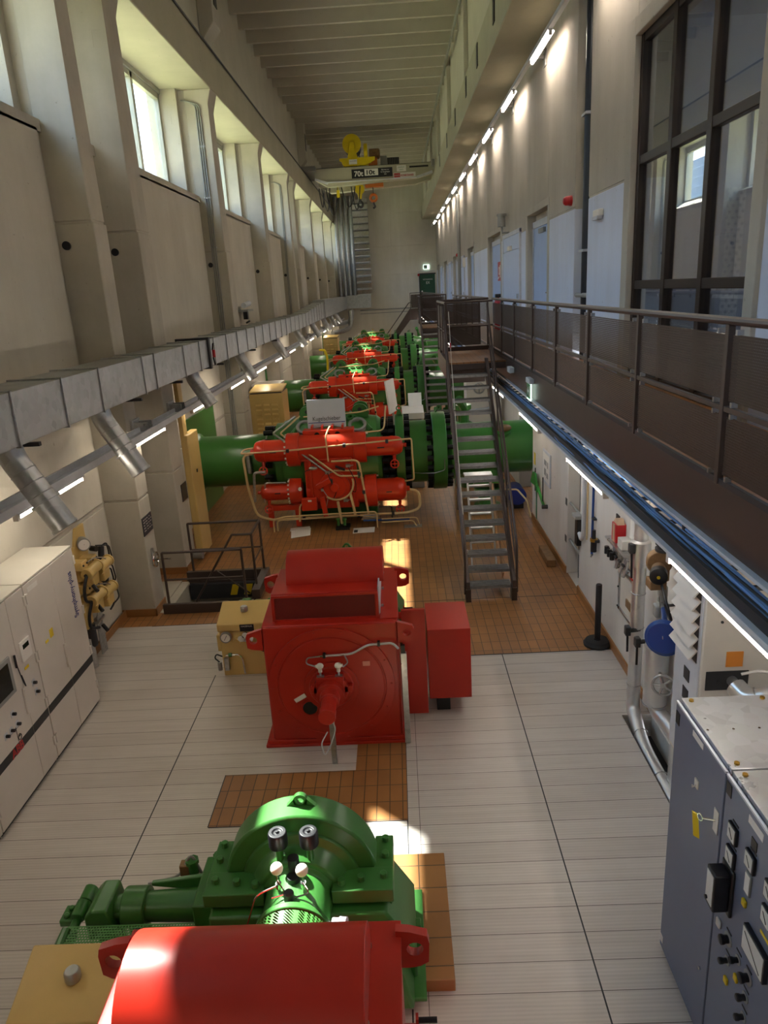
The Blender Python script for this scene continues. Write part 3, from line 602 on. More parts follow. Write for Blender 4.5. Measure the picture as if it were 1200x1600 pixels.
# conduits on two of the left pilasters
def conduit(name, lab, y, x, z0, z1, n=3):
    t = thing(name, lab, 'conduit', (x, y, z0))
    for k in range(n): obj('pipe', MB().tube([(x, y-.012*0, z0), (x, y, z1-.35), (x-.0, y, z1-.15), (x-.28-.03*k, y, z1-.08-.03*k), (x-.36-.03*k, y, z1+.05)] if False else [(x+.05*k, y, z0), (x+.05*k, y, z1-.1), (x-.18, y, z1), (x-.33, y, z1+.02)], .017, 6, .08), M['grey'], t)
    z = z0+.3
    while z < z1-.4: obj('clamp', MB().box(x-.03, x+.13, y-.005, y+.03, z, z+.03), M['galv'], t); z += 1.15
conduit('conduit_pipe', 'triple grey conduit running up the pilaster beside the second high window', 19.27, -4.5, .1, 9.45)
conduit('conduit_pipe', 'grey conduit running up a farther left pilaster', 32.57, -4.5, 3.4, 9.4, 2)
# round vent plugs (dark holes) beside pilasters
for i, (a, b) in enumerate(COLS[2:]):
    o = obj('pipe_sleeve', MB().cyl((-4.58, a-.03, 5.75+.05*i*0), (-4.58, a+.0, 5.75), .06, 14), M['black']); tag(o, '%s small dark round pipe sleeve on the left pilasters from the near end' % ORD[i], 'pipe sleeve', 'dark pipe sleeves on the left pilasters')
# crane rails
for x, side in ((-4.3, 'left'), (2.62, 'right')):
    o = obj('crane_rail', MB().box(x-.03, x+.03, -2, YE, 10.66, 10.76).box(x-.07, x+.07, -2, YE, 10.655, 10.67), M['dark']); tag(o, 'dark crane rail on top of the %s concrete beam' % side, 'rail')
o = obj('conductor_line', MB().tube([(-4.07, -1, 10.62), (-4.07, YE, 10.62)], .025, 6), M['black']); tag(o, 'thin black power line along the top of the left crane beam', 'cable')
o = obj('conductor_line', MB().tube([(2.3, -1, 12.7), (2.3, YE, 12.7)], .05, 6), M['grey']); tag(o, 'grey pipe under the roof along the right upper wall', 'pipe')
# ================================================================ ball valve units across the hall
def valve_unit(Y):
    t = thing('ball_valve', 'nearest green and red ball valve unit, across the tiled hall beyond the pit', 'valve', (-1.5, Y, 0), 'green and red ball valves')
    ay, az = Y+.85, 1.36                     # pipe axis
    X = (1, 0, 0)
    # penstock pieces (each a part)
    obj('inlet_pipe', MB().lathe((-4.62, ay, az), X, [(0, .58), (1.77, .58)], 40), M['green_pipe'], t)
    obj('wall_collar', MB().lathe((-4.62, ay, az), X, [(0, .66), (.03, .66), (.09, .60), (.12, .585)], 40), M['green_pipe'], t)
    obj('inlet_flange', MB().lathe((-2.85, ay, az), X, [(0, .58), (.0, .62), (.08, .62), (.08, .80), (.26, .80), (.26, .70), (.4, .70)], 40), M['green'], t)
    obj('pipe_band', MB().lathe((-3.02, ay, az), X, [(0, .585), (0, .60), (.03, .60), (.03, .585)], 40, False), M['galv'], t)
    obj('valve_body', MB().lathe((-2.62, ay, az), X, [(0, .70), (.02, .84), (.25, .90), (.6, .97), (1.05, 1.0), (1.5, .97), (1.85, .90), (2.1, .86), (2.18, .80), (2.22, .62)], 48), M['green'], t, 0, 25)
    # tilted cover flange with openings (two large, five small)
    def cup(x, th, R, r, dep):
        rr = .93+(.06 if R < .15 else -.02); d = Vector((0, -math.sin(th), math.cos(th))); p = Vector((x, ay, az))+d*rr
        obj('port_ring', MB().lathe(p-d*.12, d, [(0, R), (dep, R), (dep, r), (dep-.03, r*.92), (.05, r*.9)], 24, False), M['grey'] if R > .15 else M['green'], t)
        obj('port_shade_disc', MB().cyl(p-d*.14, p-d*(.03), r*.93, 20), M['black'], t)  # black disc paints the shade inside the open hole
    for x in (-2.07, -.93): cup(x, .62, .20, .145, .2)
    for x, th in ((-1.80, .30), (-1.62, .22), (-1.42, .2), (-1.22, .22), (-1.10, .3)): cup(x+0, th+.12, .085, .06, .17)
    obj('cover_ridge', MB().tube([(-2.35, ay-.62, az+.66), (-2.2, ay-.45, az+.82), (-1.85, ay-.22, az+.97), (-1.5, ay-.12, az+1.02), (-1.15, ay-.22, az+.97), (-.8, ay-.45, az+.82), (-.65, ay-.62, az+.66)], .055, 8), M['green'], t)
    for x in (-2.05, -.88):
        for dy in (-.2, .22):
            pts = [(-.19, 0)]+[(-.17*math.cos(a), .17+.13*math.sin(a)) for a in [PI*q/8 for q in range(9)]]+[(.19, 0)]
            obj('lifting_lug', MB().prism([(x+u, az+.88+v) for u, v in pts], 'y', ay+dy-.035, ay+dy+.035), M['green'], t, .008)
            obj('lug_hole', MB().cyl((x, ay+dy-.037, az+1.06), (x, ay+dy+.037, az+1.06), .045, 14), M['dark'], t)
    # right-hand flanges
    obj('seal_ring', MB().lathe((-.44, ay, az), X, [(0, .62), (.64, .62)], 40), M['stud'], t)
    obj('clamp_ring', MB().lathe((-.12, ay, az), X, [(0, .62), (0, .86), (.19, .86), (.19, .62)], 48), M['green'], t, .01)
    obj('ring_eye', MB().prism([(-.09, az+.84), (.05, az+.84), (.01, az+.98), (-.05, az+.98)], 'y', ay-.02, ay+.02).torus((-.02, ay, az+1.0), (0, 1, 0), .05, .014, 14, 6), M['green'], t)
    obj('outlet_pipe', MB().lathe((.2, ay, az), X, [(0, .70), (.46, .70), (.46, .60)], 44), M['green_pipe'], t)
    obj('outlet_flange', MB().lathe((.69, ay, az), X, [(0, .6), (0, .87), (.30, .87), (.30, .6)], 48), M['green'], t, .012)
    obj('flange_eye', MB().torus((.80, ay, az+.93), (1, .3, 0), .05, .018, 14, 6).torus((.88, ay, az+.97), (.2, 1, 0), .045, .016, 14, 6), M['green'], t)
    obj('outlet_pipe', MB().lathe((1.0, ay, az), X, [(0, .62), (.1, .70), (.28, .62), (.34, .585), (1.9, .585)], 40), M['green_pipe'], t)
    for x0 in (-.36, -.22, .14, .62, 1.06):
        R_ = .76 if x0 < .1 else .79
        ring_parts('stud', t, M['stud'], (x0, ay, az), X, R_, 22, .068 if x0 != 1.06 else .055, .12)
    ring_parts('stud', t, M['stud'], (-2.95, ay, az), X, .70, 16, .06, .2)
    # manhole, branch and blow-off under the outlet pipe
    obj('manhole_cover', MB().cyl((2.25, ay-.38, az+.42), (2.25, ay-.44, az+.49), .17, 20), M['green'], t)
    obj('manhole_cap', MB().sphere((2.25, ay-.47, az+.52), .12, 14, 8, (1.5, .7, .7)), M['rust'], t)
    obj('branch_pipe', MB().lathe((1.95, ay-.1, az-.3), (0, -.25, -1), [(0, .28), (.42, .28), (.42, .36), (.5, .36), (.5, .1)], 28), M['green_pipe'], t)
    obj('branch_valve', MB().lathe((1.9, ay-.25, .02), (0, 0, 1), [(0, .3), (.1, .3), (.12, .2), (.4, .2), (.42, .3), (.5, .3)], 20), M['green'], t, .01)
    obj('support_saddle', MB().prism([(-.6, 0), (.6, 0), (.45, .62), (-.45, .62)], 'x', -2.0, -1.0) if False else MB().box(-2.35, -.6, ay-.45, ay+.45, 0, .45), M['green'], t, .02)
    obj('gallery_bypass', MB().tube([(1.5, ay+.6, .3), (1.5, ay+.6, 2.2), (1.35, ay+.2, 2.45)], .1, 10, .2), M['green_pipe'], t)
    # red servomotor block in front
    y0 = Y
    obj('servo_housing', MB().box(-2.10, -.98, y0-.22, y0+.3, .42, 1.62).box(-1.95, -1.1, y0-.28, y0-.22, .6, 1.45), M['red2'], t, .02)
    obj('servo_crosshead', MB().lathe((-2.2, y0, 1.74), X, [(0, .30), (1.3, .30)], 28).box(-2.1, -1.0, y0-.05, y0+.3, 1.9, 2.12), M['red2'], t, .015)
    m = MB()
    for x in (-1.9, -1.68, -1.46, -1.24): m.box(x-.02, x+.02, y0+.0, y0+.28, 2.1, 2.2)
    obj('crosshead_rib', m, M['red2'], t)
    for x in (-1.79, -1.57, -1.35): obj('recess_bolt', MB().cyl((x, y0-.04, 2.02), (x, y0-.06, 2.02), .06, 10), M['stud'], t)
    def servo(xa, xb, z, r, rf, s):         # cylinder from flange at xa to domed end at xb
        d = (s, 0, 0); L_ = abs(xb-xa); o = (xa, y0, z)
        obj('servo_flange', MB().lathe((xa-s*.33, y0, z), d, [(0, r*1.15), (.02, rf), (.28, rf), (.28, r)], 28), M['red2'], t, .008)
        obj('servo_cylinder', MB().lathe(o, d, [(-.06, r), (.0, r), (L_*.62, r), (L_*.62, r*1.03), (L_*.70, r*1.03), (L_*.70, r), (L_*.80, r*.98), (L_*.88, r*.90), (L_*.94, r*.74), (L_*.97, r*.5), (L_*.98, r*.24), (L_+.06, r*.2)], 28), M['red2'], t, 0, 30)
        ring_parts('flange_bolt', t, M['off'], (xa-s*.05+s*.01, y0, z), d, rf*.9, 9, .022, .06, *((PI*.5, PI*1.5)))
        obj('name_strip', MB().box(min(xa+s*L_*.25, xa+s*L_*.45), max(xa+s*L_*.25, xa+s*L_*.45), y0-r-.006, y0-r+.002, z-.005, z+.02), M['plaque'], t)
        xx = xa+s*L_*.72
        obj('drain_stub', MB().cyl((xx, y0-.02, z-r*.9), (xx, y0-.06, z-r-.14), .045, 10, .03), M['red2'], t)
        obj('hand_wheel', MB().wheel((xx, y0-.14, z-r-.17), (0, -1, .25), .085, .014), M['red2'], t)
    servo(-2.5, -3.2, 1.72, .235, .36, -1); servo(-2.52, -3.14, .80, .185, .29, -1)
    servo(-.70, .05, 1.70, .205, .33, 1); servo(-.52, .08, .73, .25, .36, 1)
    obj('servo_link', MB().lathe((-2.1, y0, .80), X, [(0, .24), (.4, .24)], 20), M['red2'], t); obj('servo_link', MB().lathe((-1.0, y0, .75), X, [(0, .28), (.3, .28)], 20), M['red2'], t)
    obj('crank_disc', MB().lathe((-1.47, y0-.28, .93), (0, -1, 0), [(0, .33), (.05, .33), (.05, .26), (.09, .24), (.09, .1), (.14, .09)], 32), M['red2'], t, .005)
    obj('crank_arm', MB().bar((-1.85, y0-.36, .95), (-1.55, y0-.36, 1.10), .10, .16, (0, 1, 0)), M['red2'], t, .01)
    obj('indicator_plate', MB().bar((-1.42, y0-.34, 1.38), (-1.22, y0-.34, 1.30), .03, .12, (0, 1, 0)), M['black'], t, .004)
    obj('scale_arc', MB().tube([(-1.30+.36*math.cos(a)-.12, y0-.40, 1.02+.36*math.sin(a)) for a in [-PI*.72+PI*.8*q/12 for q in range(13)]], .022, 8), M['beige'], t)
    obj('limit_switch', MB().box(-1.62, -1.5, y0-.42, y0-.34, 1.04, 1.12), M['dark'], t, .006)
    obj('terminal_box', MB().box(-2.2, -1.87, y0-.42, y0-.28, .45, .72), M['red2'], t, .012)
    obj('box_label', MB().box(-2.06, -1.98, y0-.424, y0-.42, .65, .69), M['paper'], t)
    obj('side_strut', MB().bar((-1.75, y0-.36, .72), (-1.70, y0-.36, .30), .07, .1), M['red2'], t)
    obj('pressure_gauge', MB().lathe((-2.22, y0-.30, .92), (0, -1, 0), [(0, .04), (.04, .04)], 14), M['mirror'], t)
    obj('small_actuator', MB().sphere((-1.9, y0-.32, 1.36), .06, 10, 8, (1.6, .8, .7)), M['galv'], t)
    for x in (-2.95, -2.35): obj('support_leg', MB().box(x-.06, x+.06, y0-.06, y0+.06, 0, .52), M['red2'], t, .006)
    obj('leg_beam', MB().box(-2.95, -2.1, y0-.07, y0+.07, .38, .5), M['red2'], t, .006)
    # beige oil piping
    def pipe(pts, r=.022, b=.12, mat='beige'): obj('oil_pipe', MB().tube(pts, r, 8, b), M[mat], t)
    pipe([(-3.18, y0-.02, 1.70), (-3.42, y0-.1, 1.66), (-3.38, y0-.12, .95), (-3.25, y0-.12, .3), (-2.9, y0-.2, .22)], .028, .16)
    pipe([(.06, y0, .72), (.34, y0, .66), (.36, y0-.1, .30), (.1, y0-.22, .24), (-2.9, y0-.2, .22)], .03, .18)
    pipe([(-3.18, y0, 1.80), (-3.40, y0-.05, 1.78), (-3.44, y0-.2, 1.73), (-2.4, y0-.36, 1.78), (.22, y0-.34, 1.90), (.24, y0-.3, 1.0), (.05, y0-.1, .92)], .018, .05)
    pipe([(-2.2, y0+.5, 2.36), (-2.62, y0+.2, 2.05), (-2.35, y0-.2, 1.95), (-1.35, y0-.38, 1.18), (-.95, y0-.38, 1.16)], .02, .06)
    pipe([(-2.3, y0+.5, 2.36), (-2.78, y0+.2, 2.06), (-2.45, y0-.2, 1.93), (-1.62, y0-.38, 1.28)], .022, .06, 'galv')
    pipe([(-1.5, y0-.1, 2.2), (-1.58, y0-.36, 2.05), (-1.56, y0-.36, 1.5)], .018)
    pipe([(-1.5, y0-.36, 1.50), (-.92, y0-.36, 1.50), (-.78, y0-.36, .3)], .024)
    pipe([(-1.46, y0-.36, 1.30), (-.92, y0-.36, 1.27)], .018)
    pipe([(-.30, y0+.4, 2.5), (-.36, y0+.3, 1.98), (-1.2, y0+.1, 1.98)], .018)
    pipe([(-2.1, y0+.35, 2.36), (-.85, y0+.35, 2.40), (-.45, y0+.4, 2.5)], .016)
    pipe([(-1.42, y0-.40, .62), (-1.36, y0-.40, .12)], .03); pipe([(-1.14, y0-.40, .78), (-1.06, y0-.40, .3)], .03)
    pipe([(-2.0, y0-.34, .58), (-2.25, y0-.36, .60), (-2.28, y0-.36, .2)], .02)
    pipe([(-2.85, y0-.4, .0), (-2.85, y0-.4, .28), (-2.6, y0-.4, .34), (-.6, y0-.42, .36), (-.6, y0-.42, .0)], .016, .08)
    pipe([(-2.78, y0-.34, .0), (-2.78, y0-.34, .24), (-.4, y0-.34, .28)], .016, .08)
    pipe([(-.5, y0-.45, .12), (.18, y0-.45, .13), (.25, y0-.45, .0)], .014, .06); pipe([(-.5, y0-.4, .18), (.26, y0-.4, .18), (.32, y0-.4, .0)], .014, .06)
    pipe([(-.9, y0-.38, .16), (.1, y0-.38, .14)], .022, 0, 'blue')
    pipe([(-.35, y0+.7, .98), (.4, y0+.12, 1.02), (.7, y0+.0, 1.04), (.92, y0-.02, 1.1), (.92, y0-.02, 1.35)], .010, .05, 'galv')
    pipe([(-2.95, y0-.2, 1.3), (-3.2, y0-.2, 1.3), (-3.24, y0-.2, .65)], .03, .08, 'galv')
    pipe([(-2.55, y0-.1, 1.02), (-3.0, y0-.12, 1.04), (-3.05, y0-.12, .6)], .02, .06, 'galv')
    obj('hose_joint', MB().cyl((-3.38, y0+.2, 1.62), (-3.36, y0+.2, 1.2), .06, 10), M['galv'], t)
    obj('grease_cup', MB().cyl((-1.46, ay-.02, az+.98), (-1.46, ay-.02, az+1.14), .02, 8).sphere((-1.46, ay-.02, az+1.18), .045, 12, 8), M['brass'], t)
    # small fittings over the housing: clamps, hoses, switches, brackets
    for x, z in ((-2.4, 1.78), (-1.2, 1.83), (-.3, 1.87), (-2.2, .22), (-1.0, .23), (-.25, .24), (-.92, 1.2), (-.85, .8)): obj('pipe_clamp', MB().box(x-.03, x+.03, y0-.42 if z > .3 else y0-.26, y0-.3 if z > .3 else y0-.14, z-.035, z+.035), M['dark'], t, .004)
    for x, z in ((-1.6, 1.25), (-1.15, 1.38), (-1.72, .88), (-1.25, .62)): obj('limit_switch', MB().box(x-.05, x+.05, y0-.36, y0-.28, z-.03, z+.03).cyl((x+.05, y0-.33, z), (x+.11, y0-.33, z+.01), .012, 8), M['galv'], t, .006)
    pipe([(-1.6, y0-.36, 1.25), (-1.52, y0-.42, 1.05), (-1.42, y0-.42, .85), (-1.5, y0-.4, .7)], .008, .08, 'black')
    pipe([(-1.15, y0-.36, 1.36), (-1.0, y0-.42, 1.05), (-1.02, y0-.42, .8), (-1.12, y0-.4, .86)], .008, .08, 'black')
    pipe([(-1.9, y0-.34, 1.36), (-2.1, y0-.34, 1.3), (-2.12, y0-.32, 1.05)], .008, .05, 'black')
    pipe([(-1.72, y0-.36, .88), (-1.62, y0-.4, .72), (-1.68, y0-.38, .5)], .010, .06, 'galv')
    pipe([(-1.95, y0-.3, 1.5), (-1.95, y0-.3, .78)], .014, .0, 'red2'); pipe([(-2.15, y0-.26, 1.52), (-1.15, y0-.3, 1.54)], .012, 0, 'red2')
    for k in range(5): pipe([(-.95+.02*k, y0-.3-.02*k, .16+.035*k), (-.55, y0-.3-.02*k, .16+.035*k)], .012, 0, 'galv' if k % 2 else 'beige')
    pipe([(-.55, y0-.3, .42), (-.28, y0-.2, .40), (-.28, y0+.1, .05)], .012, .05, 'black')
    obj('floor_drain', MB().box(-1.5, -1.2, y0-.5, y0-.2, .0, .06), M['black'], t)
    for x in (-1.44, -1.30): obj('drain_valve', MB().cyl((x, y0-.46, .1), (x, y0-.46, .22), .03, 10).cyl((x, y0-.46, .22), (x, y0-.46, .25), .045, 10), M['green'], t)
    obj('servo_pin', MB().cyl((-1.47, y0-.44, .93), (-1.47, y0-.36, .93), .09, 16), M['red2'], t, .006)
    obj('cover_rib', MB().box(-2.0, -1.95, y0-.30, y0-.22, .5, 1.55).box(-1.12, -1.07, y0-.30, y0-.22, .5, 1.55), M['red2'], t, .006)
    obj('white_tag', MB().box(-1.62, -1.56, y0-.43, y0-.425, 1.06, 1.09), M['paper'], t)
    return t
YV, DV = 15.35, 10.6
v0 = valve_unit(YV)
for k in range(1, 4):
    copy_tree(v0, (0, DV*k, 0), ['', 'second ball valve unit, sunlit red cylinder, behind the sign board one', 'third ball valve unit down the hall, mostly its green top showing', 'farthest ball valve unit at the end of the hall'][k])
for k in range(4):
    Y = YV+DV*k
    m = MB().box(-4.66, -4.62, Y-.15, Y+2.6, .14, 2.45)
    tag(obj('wall_plate', m, M['green']), 'green steel plate on the left wall behind the %s valve inlet pipe' % ORD[k], 'plate', 'green plates at the pipe inlets')
# information board on the first valve
t = thing('sign_board', 'grey white board reading Kugelschieber standing on the nearest valve', 'sign', (-1.55, 15.6, 2.1))
n = Vector((0, -1, .12)).normalized(); u = Vector((0, .12, 1)).normalized()
obj('board', MB().obox((-1.59, 15.63, 2.42), (.415, 0, 0), u*.31, n*.008), M['sign'], t, .003)
obj('blue_line', MB().obox(Vector((-1.59, 15.63, 2.42))-u*.19+n*.010, (.40, 0, 0), u*.008, n*.002), M['navy'], t)
text_part('lettering', 'Kugelschieber', .125, Vector((-1.59, 15.63, 2.42))-u*.145+n*.009, (1, 0, 0), u, M['ink'], t, .001, 'CENTER', .86)
for s in (-.3, .3): obj('prop', MB().bar((-1.59+s, 15.72, 2.12), (-1.59+s, 15.85, 2.55), .012, .02), M['grey'], t)
# white lectern-like desk and board behind the first valve
t = thing('info_board', 'narrow white display board seen edge-on behind the nearest valve', 'board', (-.22, 19, 0))
obj('panel', MB().obox((-.20, 19.0, 2.25), (.10, .35, 0), (.02, -.008, 0), (-.04, 0, .42)), M['paper'], t, .004)
obj('post', MB().box(-.2, -.14, 18.97, 19.03, 0, 1.85), M['grey'], t); obj('base', MB().box(-.45, .1, 18.7, 19.3, 0, .03), M['grey'], t)
t = thing('display_desk', 'white sloped display desk behind the nearest valve, left of the near stair', 'desk', (.33, 18.2, 0))
obj('desk_top', MB().obox((.33, 18.2, 1.93), (.27, 0, 0), (0, .3, .05), (0, -.01, .08)), M['off'], t, .01)
obj('screen_back', MB().obox((.40, 18.45, 2.2), (.17, 0, 0), (0, .05, .17), (0, -.015, .004)), M['paper'], t, .006)
obj('stand', MB().box(.1, .55, 18.0, 18.4, 0, 1.85), M['grey'], t, .02)
# beige louvred cabinets by the left wall
for k, (x0, x1, y, z, lab) in enumerate([(-4.12, -3.2, 20, 2.36, 'larger beige louvred cabinet by the left wall beyond the nearest valve'), (-3.95, -3.15, 40.2, 2.56, 'smaller looking far beige louvred cabinet by the left wall'), ]):
    t = thing('louvred_cabinet', lab, 'cabinet', (x0, y, 0))
    obj('body', MB().box(x0, x1, y, y+1.0, 0, z), M['yellow'], t, .01)
    obj('lid', MB().obox(((x0+x1)/2, y+.5, z+.09), (.46 if k == 0 else .4, 0, 0), (0, .5, .04), (0, 0, .02)), M['yellow'], t, .01)
    obj('lid_gap', MB().box(x0+.03, x1-.03, y+.02, y+.95, z, z+.06), M['black'], t)
    dr = obj('door', MB().box(x0+.06, x1-.14, y-.015, y, .1, z-.12), M['yellow'], t, .004)
    for c in range(3):
        for r in range(7): obj('louvre', MB().prism([(y-.014, z-.28-.13*r), (y-.07, z-.325-.13*r), (y-.07, z-.335-.13*r), (y-.014, z-.335-.13*r)], 'x', x0+.16+.22*c, x0+.32+.22*c), M['yellow'], dr)
t = thing('white_box', 'flat white topped box beyond the larger louvred cabinet', 'box', (-4.2, 23, 0))
obj('body', MB().box(-4.5, -3.7, 22.6, 23.5, 0, 2.25), M['off'], t, .01); obj('top', MB().box(-4.55, -3.65, 22.55, 23.55, 2.25, 2.32), M['white'], t, .006)
# floor signs in front of the first valve
for p, lab in (([(-2.49, 15.0), (-2.07, 15.1), (-2.03, 14.6), (-2.42, 14.45)], 'white folded information sheet on the tiles left of the valve pipes'), ([(-1.12, 14.92), (-.66, 14.94), (-.66, 14.6), (-1.12, 14.58)], 'white information sheet with black corner on the tiles')):
    t = thing('floor_sign', lab, 'sign', (p[0][0], p[0][1], 0))
    obj('sheet', MB().prism(p, 'z', .004, .012), M['paper'], t)
    if p[0][0] > -2: obj('black_square', MB().box(-1.1, -1.02, 14.62, 14.78, .012, .014), M['ink'], t)
    else: obj('second_sheet', MB().prism([(-2.52, 15.12), (-2.1, 15.2), (-2.08, 14.98), (-2.5, 14.9)], 'z', .012, .016), M['paper'], t)
obj_ = obj('drain_plate', MB().box(-.02, .36, 14.8, 15.0, 0, .01), M['galv']); tag(obj_, 'small galvanised floor plate where thin pipes enter the tiles', 'plate')
# yellow dismantling frame by the third valve
t = thing('yellow_bracket', 'small bright yellow pipe bracket left of the third valve', 'bracket', (-3.2, 34.5, 0))
obj('arm', MB().tube([(-3.3, 34.5, 0), (-3.25, 34.5, 2.1), (-3.35, 34.5, 2.4), (-3.6, 34.5, 2.4)], .05, 8, .1), M['cy'], t)
# ================================================================ generators, turbines, governor boxes
def generator(Y, label):
    t = thing('generator', label, 'generator', (-.9, Y, 0), 'red generators')
    xa, xb = -1.62, -.14; ax = -.90
    obj('base_flange', MB().box(-1.70, -.105, Y-.02, Y+1.5, 0, .035).box(-1.68, -.12, Y, Y+.05, .035, .08), M['red'], t, .006)
    obj('stator_frame', MB().prism([(Y+.05, .03), (Y+.05, 1.48), (Y+1.32, 1.60), (Y+1.32, .03)], 'x', xa, xb), M['red'], t, .012)
    obj('end_shield', MB().box(xa+.02, xb-.02, Y+.02, Y+.05, .08, 1.47), M['red'], t, .004)
    obj('shield_ring', MB().lathe((ax, Y+.021, .75), (0, -1, 0), [(0, .70), (.022, .70), (.022, .61), (.012, .605), (.012, .59), (.022, .585), (.022, .05)], 64), M['red'], t, .002)
    ring_parts('shield_bolt', t, M['red'], (ax, Y-.004, .75), (0, 1, 0), .665, 14, .012, .02)
    obj('hub_cover', MB().lathe((ax, Y+.01, .75), (0, -1, 0), [(0, .30), (.03, .30), (.03, .25), (.045, .24), (.045, .05)], 40), M['red'], t, .003)
    # lifting lugs: front plates with holes, rear plates
    def lug(x, y, s, z0, z1):
        n = 14; hx, hz, hr = x+s*.10, (z0+z1)/2, .045
        m = MB(); outer = [(x, z0-.02), (x+s*.17, z0+.01), (x+s*.18, z1-.04), (x, z1+.02)]
        # plate with a real round hole: ring of quads between outline and hole
        out = []
        for k in range(n):
            a = 2*PI*k/n; d = (math.cos(a), math.sin(a)); best = 9
            for i in range(4):
                (x1_, z1_), (x2_, z2_) = outer[i], outer[(i+1) % 4]; ex, ez = x2_-x1_, z2_-z1_; den = d[0]*ez-d[1]*ex
                if abs(den) < 1e-9: continue
                tt = ((x1_-hx)*ez-(z1_-hz)*ex)/den; w = ((x1_-hx)*d[1]-(z1_-hz)*d[0])/den
                if tt > 0 and -.001 <= w <= 1.001: best = min(best, tt)
            out.append((hx+d[0]*best, hz+d[1]*best))
        inn = [(hx+hr*math.cos(2*PI*k/n), hz+hr*math.sin(2*PI*k/n)) for k in range(n)]
        vs = [(u, y, v) for u, v in out]+[(u, y, v) for u, v in inn]+[(u, y+.05, v) for u, v in out]+[(u, y+.05, v) for u, v in inn]; fs = []
        for k in range(n):
            j = (k+1) % n; fs += [(k, j, n+j, n+k), (2*n+k, 3*n+k, 3*n+j, 2*n+j), (k, 2*n+k, 2*n+j, j), (n+k, n+j, 3*n+j, 3*n+k)]
        m._add(vs, fs); obj('lifting_lug', m, M['red'], t)
    lug(xa, Y+.03, -1, 1.22, 1.44); lug(xb, Y+.03, 1, 1.24, 1.46); lug(xa+.02, Y+1.2, -1, 1.38, 1.62); lug(xb-.02, Y+1.2, 1, 1.40, 1.64)
    # air inlet box with grille and curved hood
    obj('air_box', MB().prism([(Y+.16, 1.48), (Y+.20, 1.79), (Y+.9, 1.80), (Y+.94, 1.80), (Y+.94, 1.48)], 'x', -1.51, -.335), M['red'], t, .008)
    obj('grille', MB().obox((-.92, Y+.168, 1.635), (.545, 0, 0), (0, .012, .125), (0, -.004, 0)), M['grille'], t)
    obj('grille_frame', MB().obox((-.92, Y+.16, 1.775), (.58, 0, 0), (0, .01, .0), (0, .0, .014)).obox((-.92, Y+.158, 1.495), (.58, 0, 0), (0, .01, 0), (0, 0, .014)).obox((-1.49, Y+.165, 1.635), (.016, 0, 0), (0, .012, .14), (0, .01, 0)).obox((-.35, Y+.165, 1.635), (.016, 0, 0), (0, .012, .14), (0, .01, 0)), M['red'], t, .003)
    pr = [(Y+.73-.29*math.cos(q*PI/20), 1.79+.30*math.sin(q*PI/20)) for q in range(21)]
    obj('hood', MB().prism(pr, 'x', -1.37, -.275), M['red'], t, .004, 40)
    obj('hood_strip', MB().box(-.335, -.32, Y+.2, Y+1.05, 1.48, 1.83), M['lgrey'], t)
    obj('side_cover', MB().prism([(Y+.1, 1.485), (Y+1.3, 1.60), (Y+1.3, 1.615), (Y+.1, 1.50)], 'x', -.33, -.13), M['red'], t, .004)
    for y in (.35, .75, 1.15): obj('cover_screw', MB().cyl((-.30, Y+y, 1.49+y*.096), (-.30, Y+y, 1.505+.01+y*.096), .014, 8), M['galv'], t)
    # bearing housing, pilot exciter and its support strut
    obj('bearing_housing', MB().lathe((ax, Y+.0, .75), (0, -1, 0), [(0, .20), (.10, .19), (.10, .15), (.22, .15), (.22, .11), (.34, .105), (.34, .085), (.5, .08), (.5, .09), (.62, .09), (.62, .05)], 24).box(ax-.15, ax+.15, Y-.14, Y, .66, .93), M['red'], t, .012)
    obj('housing_ear', MB().box(ax-.22, ax-.14, Y-.1, Y, .72, .8).box(ax+.14, ax+.24, Y-.1, Y, .72, .8), M['red'], t, .008)
    obj('junction_box', MB().box(ax-.12, ax+.0, Y-.1, Y+.02, .36, .52), M['red'], t, .01)
    for s in (-.1, .1):
        x = ax+s+.0
        q = obj('sensor_head', MB().sphere((x, Y-.09, 1.05), .042, 14, 10, (1, 1, .8)).cyl((x, Y-.09, .98), (x, Y-.09, 1.02), .022, 10).cyl((x-.05*(1 if s < 0 else -1), Y-.09, 1.05), (x, Y-.09, 1.05), .018, 8), M['plastic_w'], t)
        obj('sensor_stem', MB().cyl((x, Y-.09, .92), (x, Y-.09, 1.0), .012, 8).box(x-.04, x+.04, Y-.12, Y-.08, .925, .94), M['galv'], t)
    obj('cable_tube', MB().tube([(ax-.05, Y-.03, 1.14), (ax+.25, Y-.03, 1.15), (ax+.43, Y-.03, 1.25), (ax+.70, Y-.03, 1.26), (ax+.76, Y-.03, 1.19)], .014, 8, .05), M['clad'], t)
    obj('sensor_lead', MB().tube([(ax-.15, Y-.09, 1.05), (ax-.25, Y-.06, 1.07), (ax-.24, Y-.04, 1.13), (ax-.05, Y-.03, 1.14)], .008, 6, .06), M['galv'], t); obj('sensor_lead', MB().tube([(ax+.15, Y-.09, 1.03), (ax+.21, Y-.06, 1.06), (ax+.17, Y-.03, 1.14)], .008, 6, .04), M['galv'], t)
    for x in (ax-.05, ax+.55): obj('tube_clamp', MB().box(x-.014, x+.014, Y-.05, Y-.005, (1.12 if x < ax else 1.235), (1.17 if x < ax else 1.285)), M['black'], t)
    obj('cable_duct', MB().box(-.12, -.055, Y-.04, Y+.02, .01, 1.13), M['galv'], t, .004)
    obj('cable_end', MB().box(-.115, -.07, Y-.03, Y+.01, 1.13, 1.22), M['black'], t)
    obj('support_strut', MB().box(ax-.02, ax+.035, Y-.36, Y-.31, .0, .66), M['galv'], t, .003)
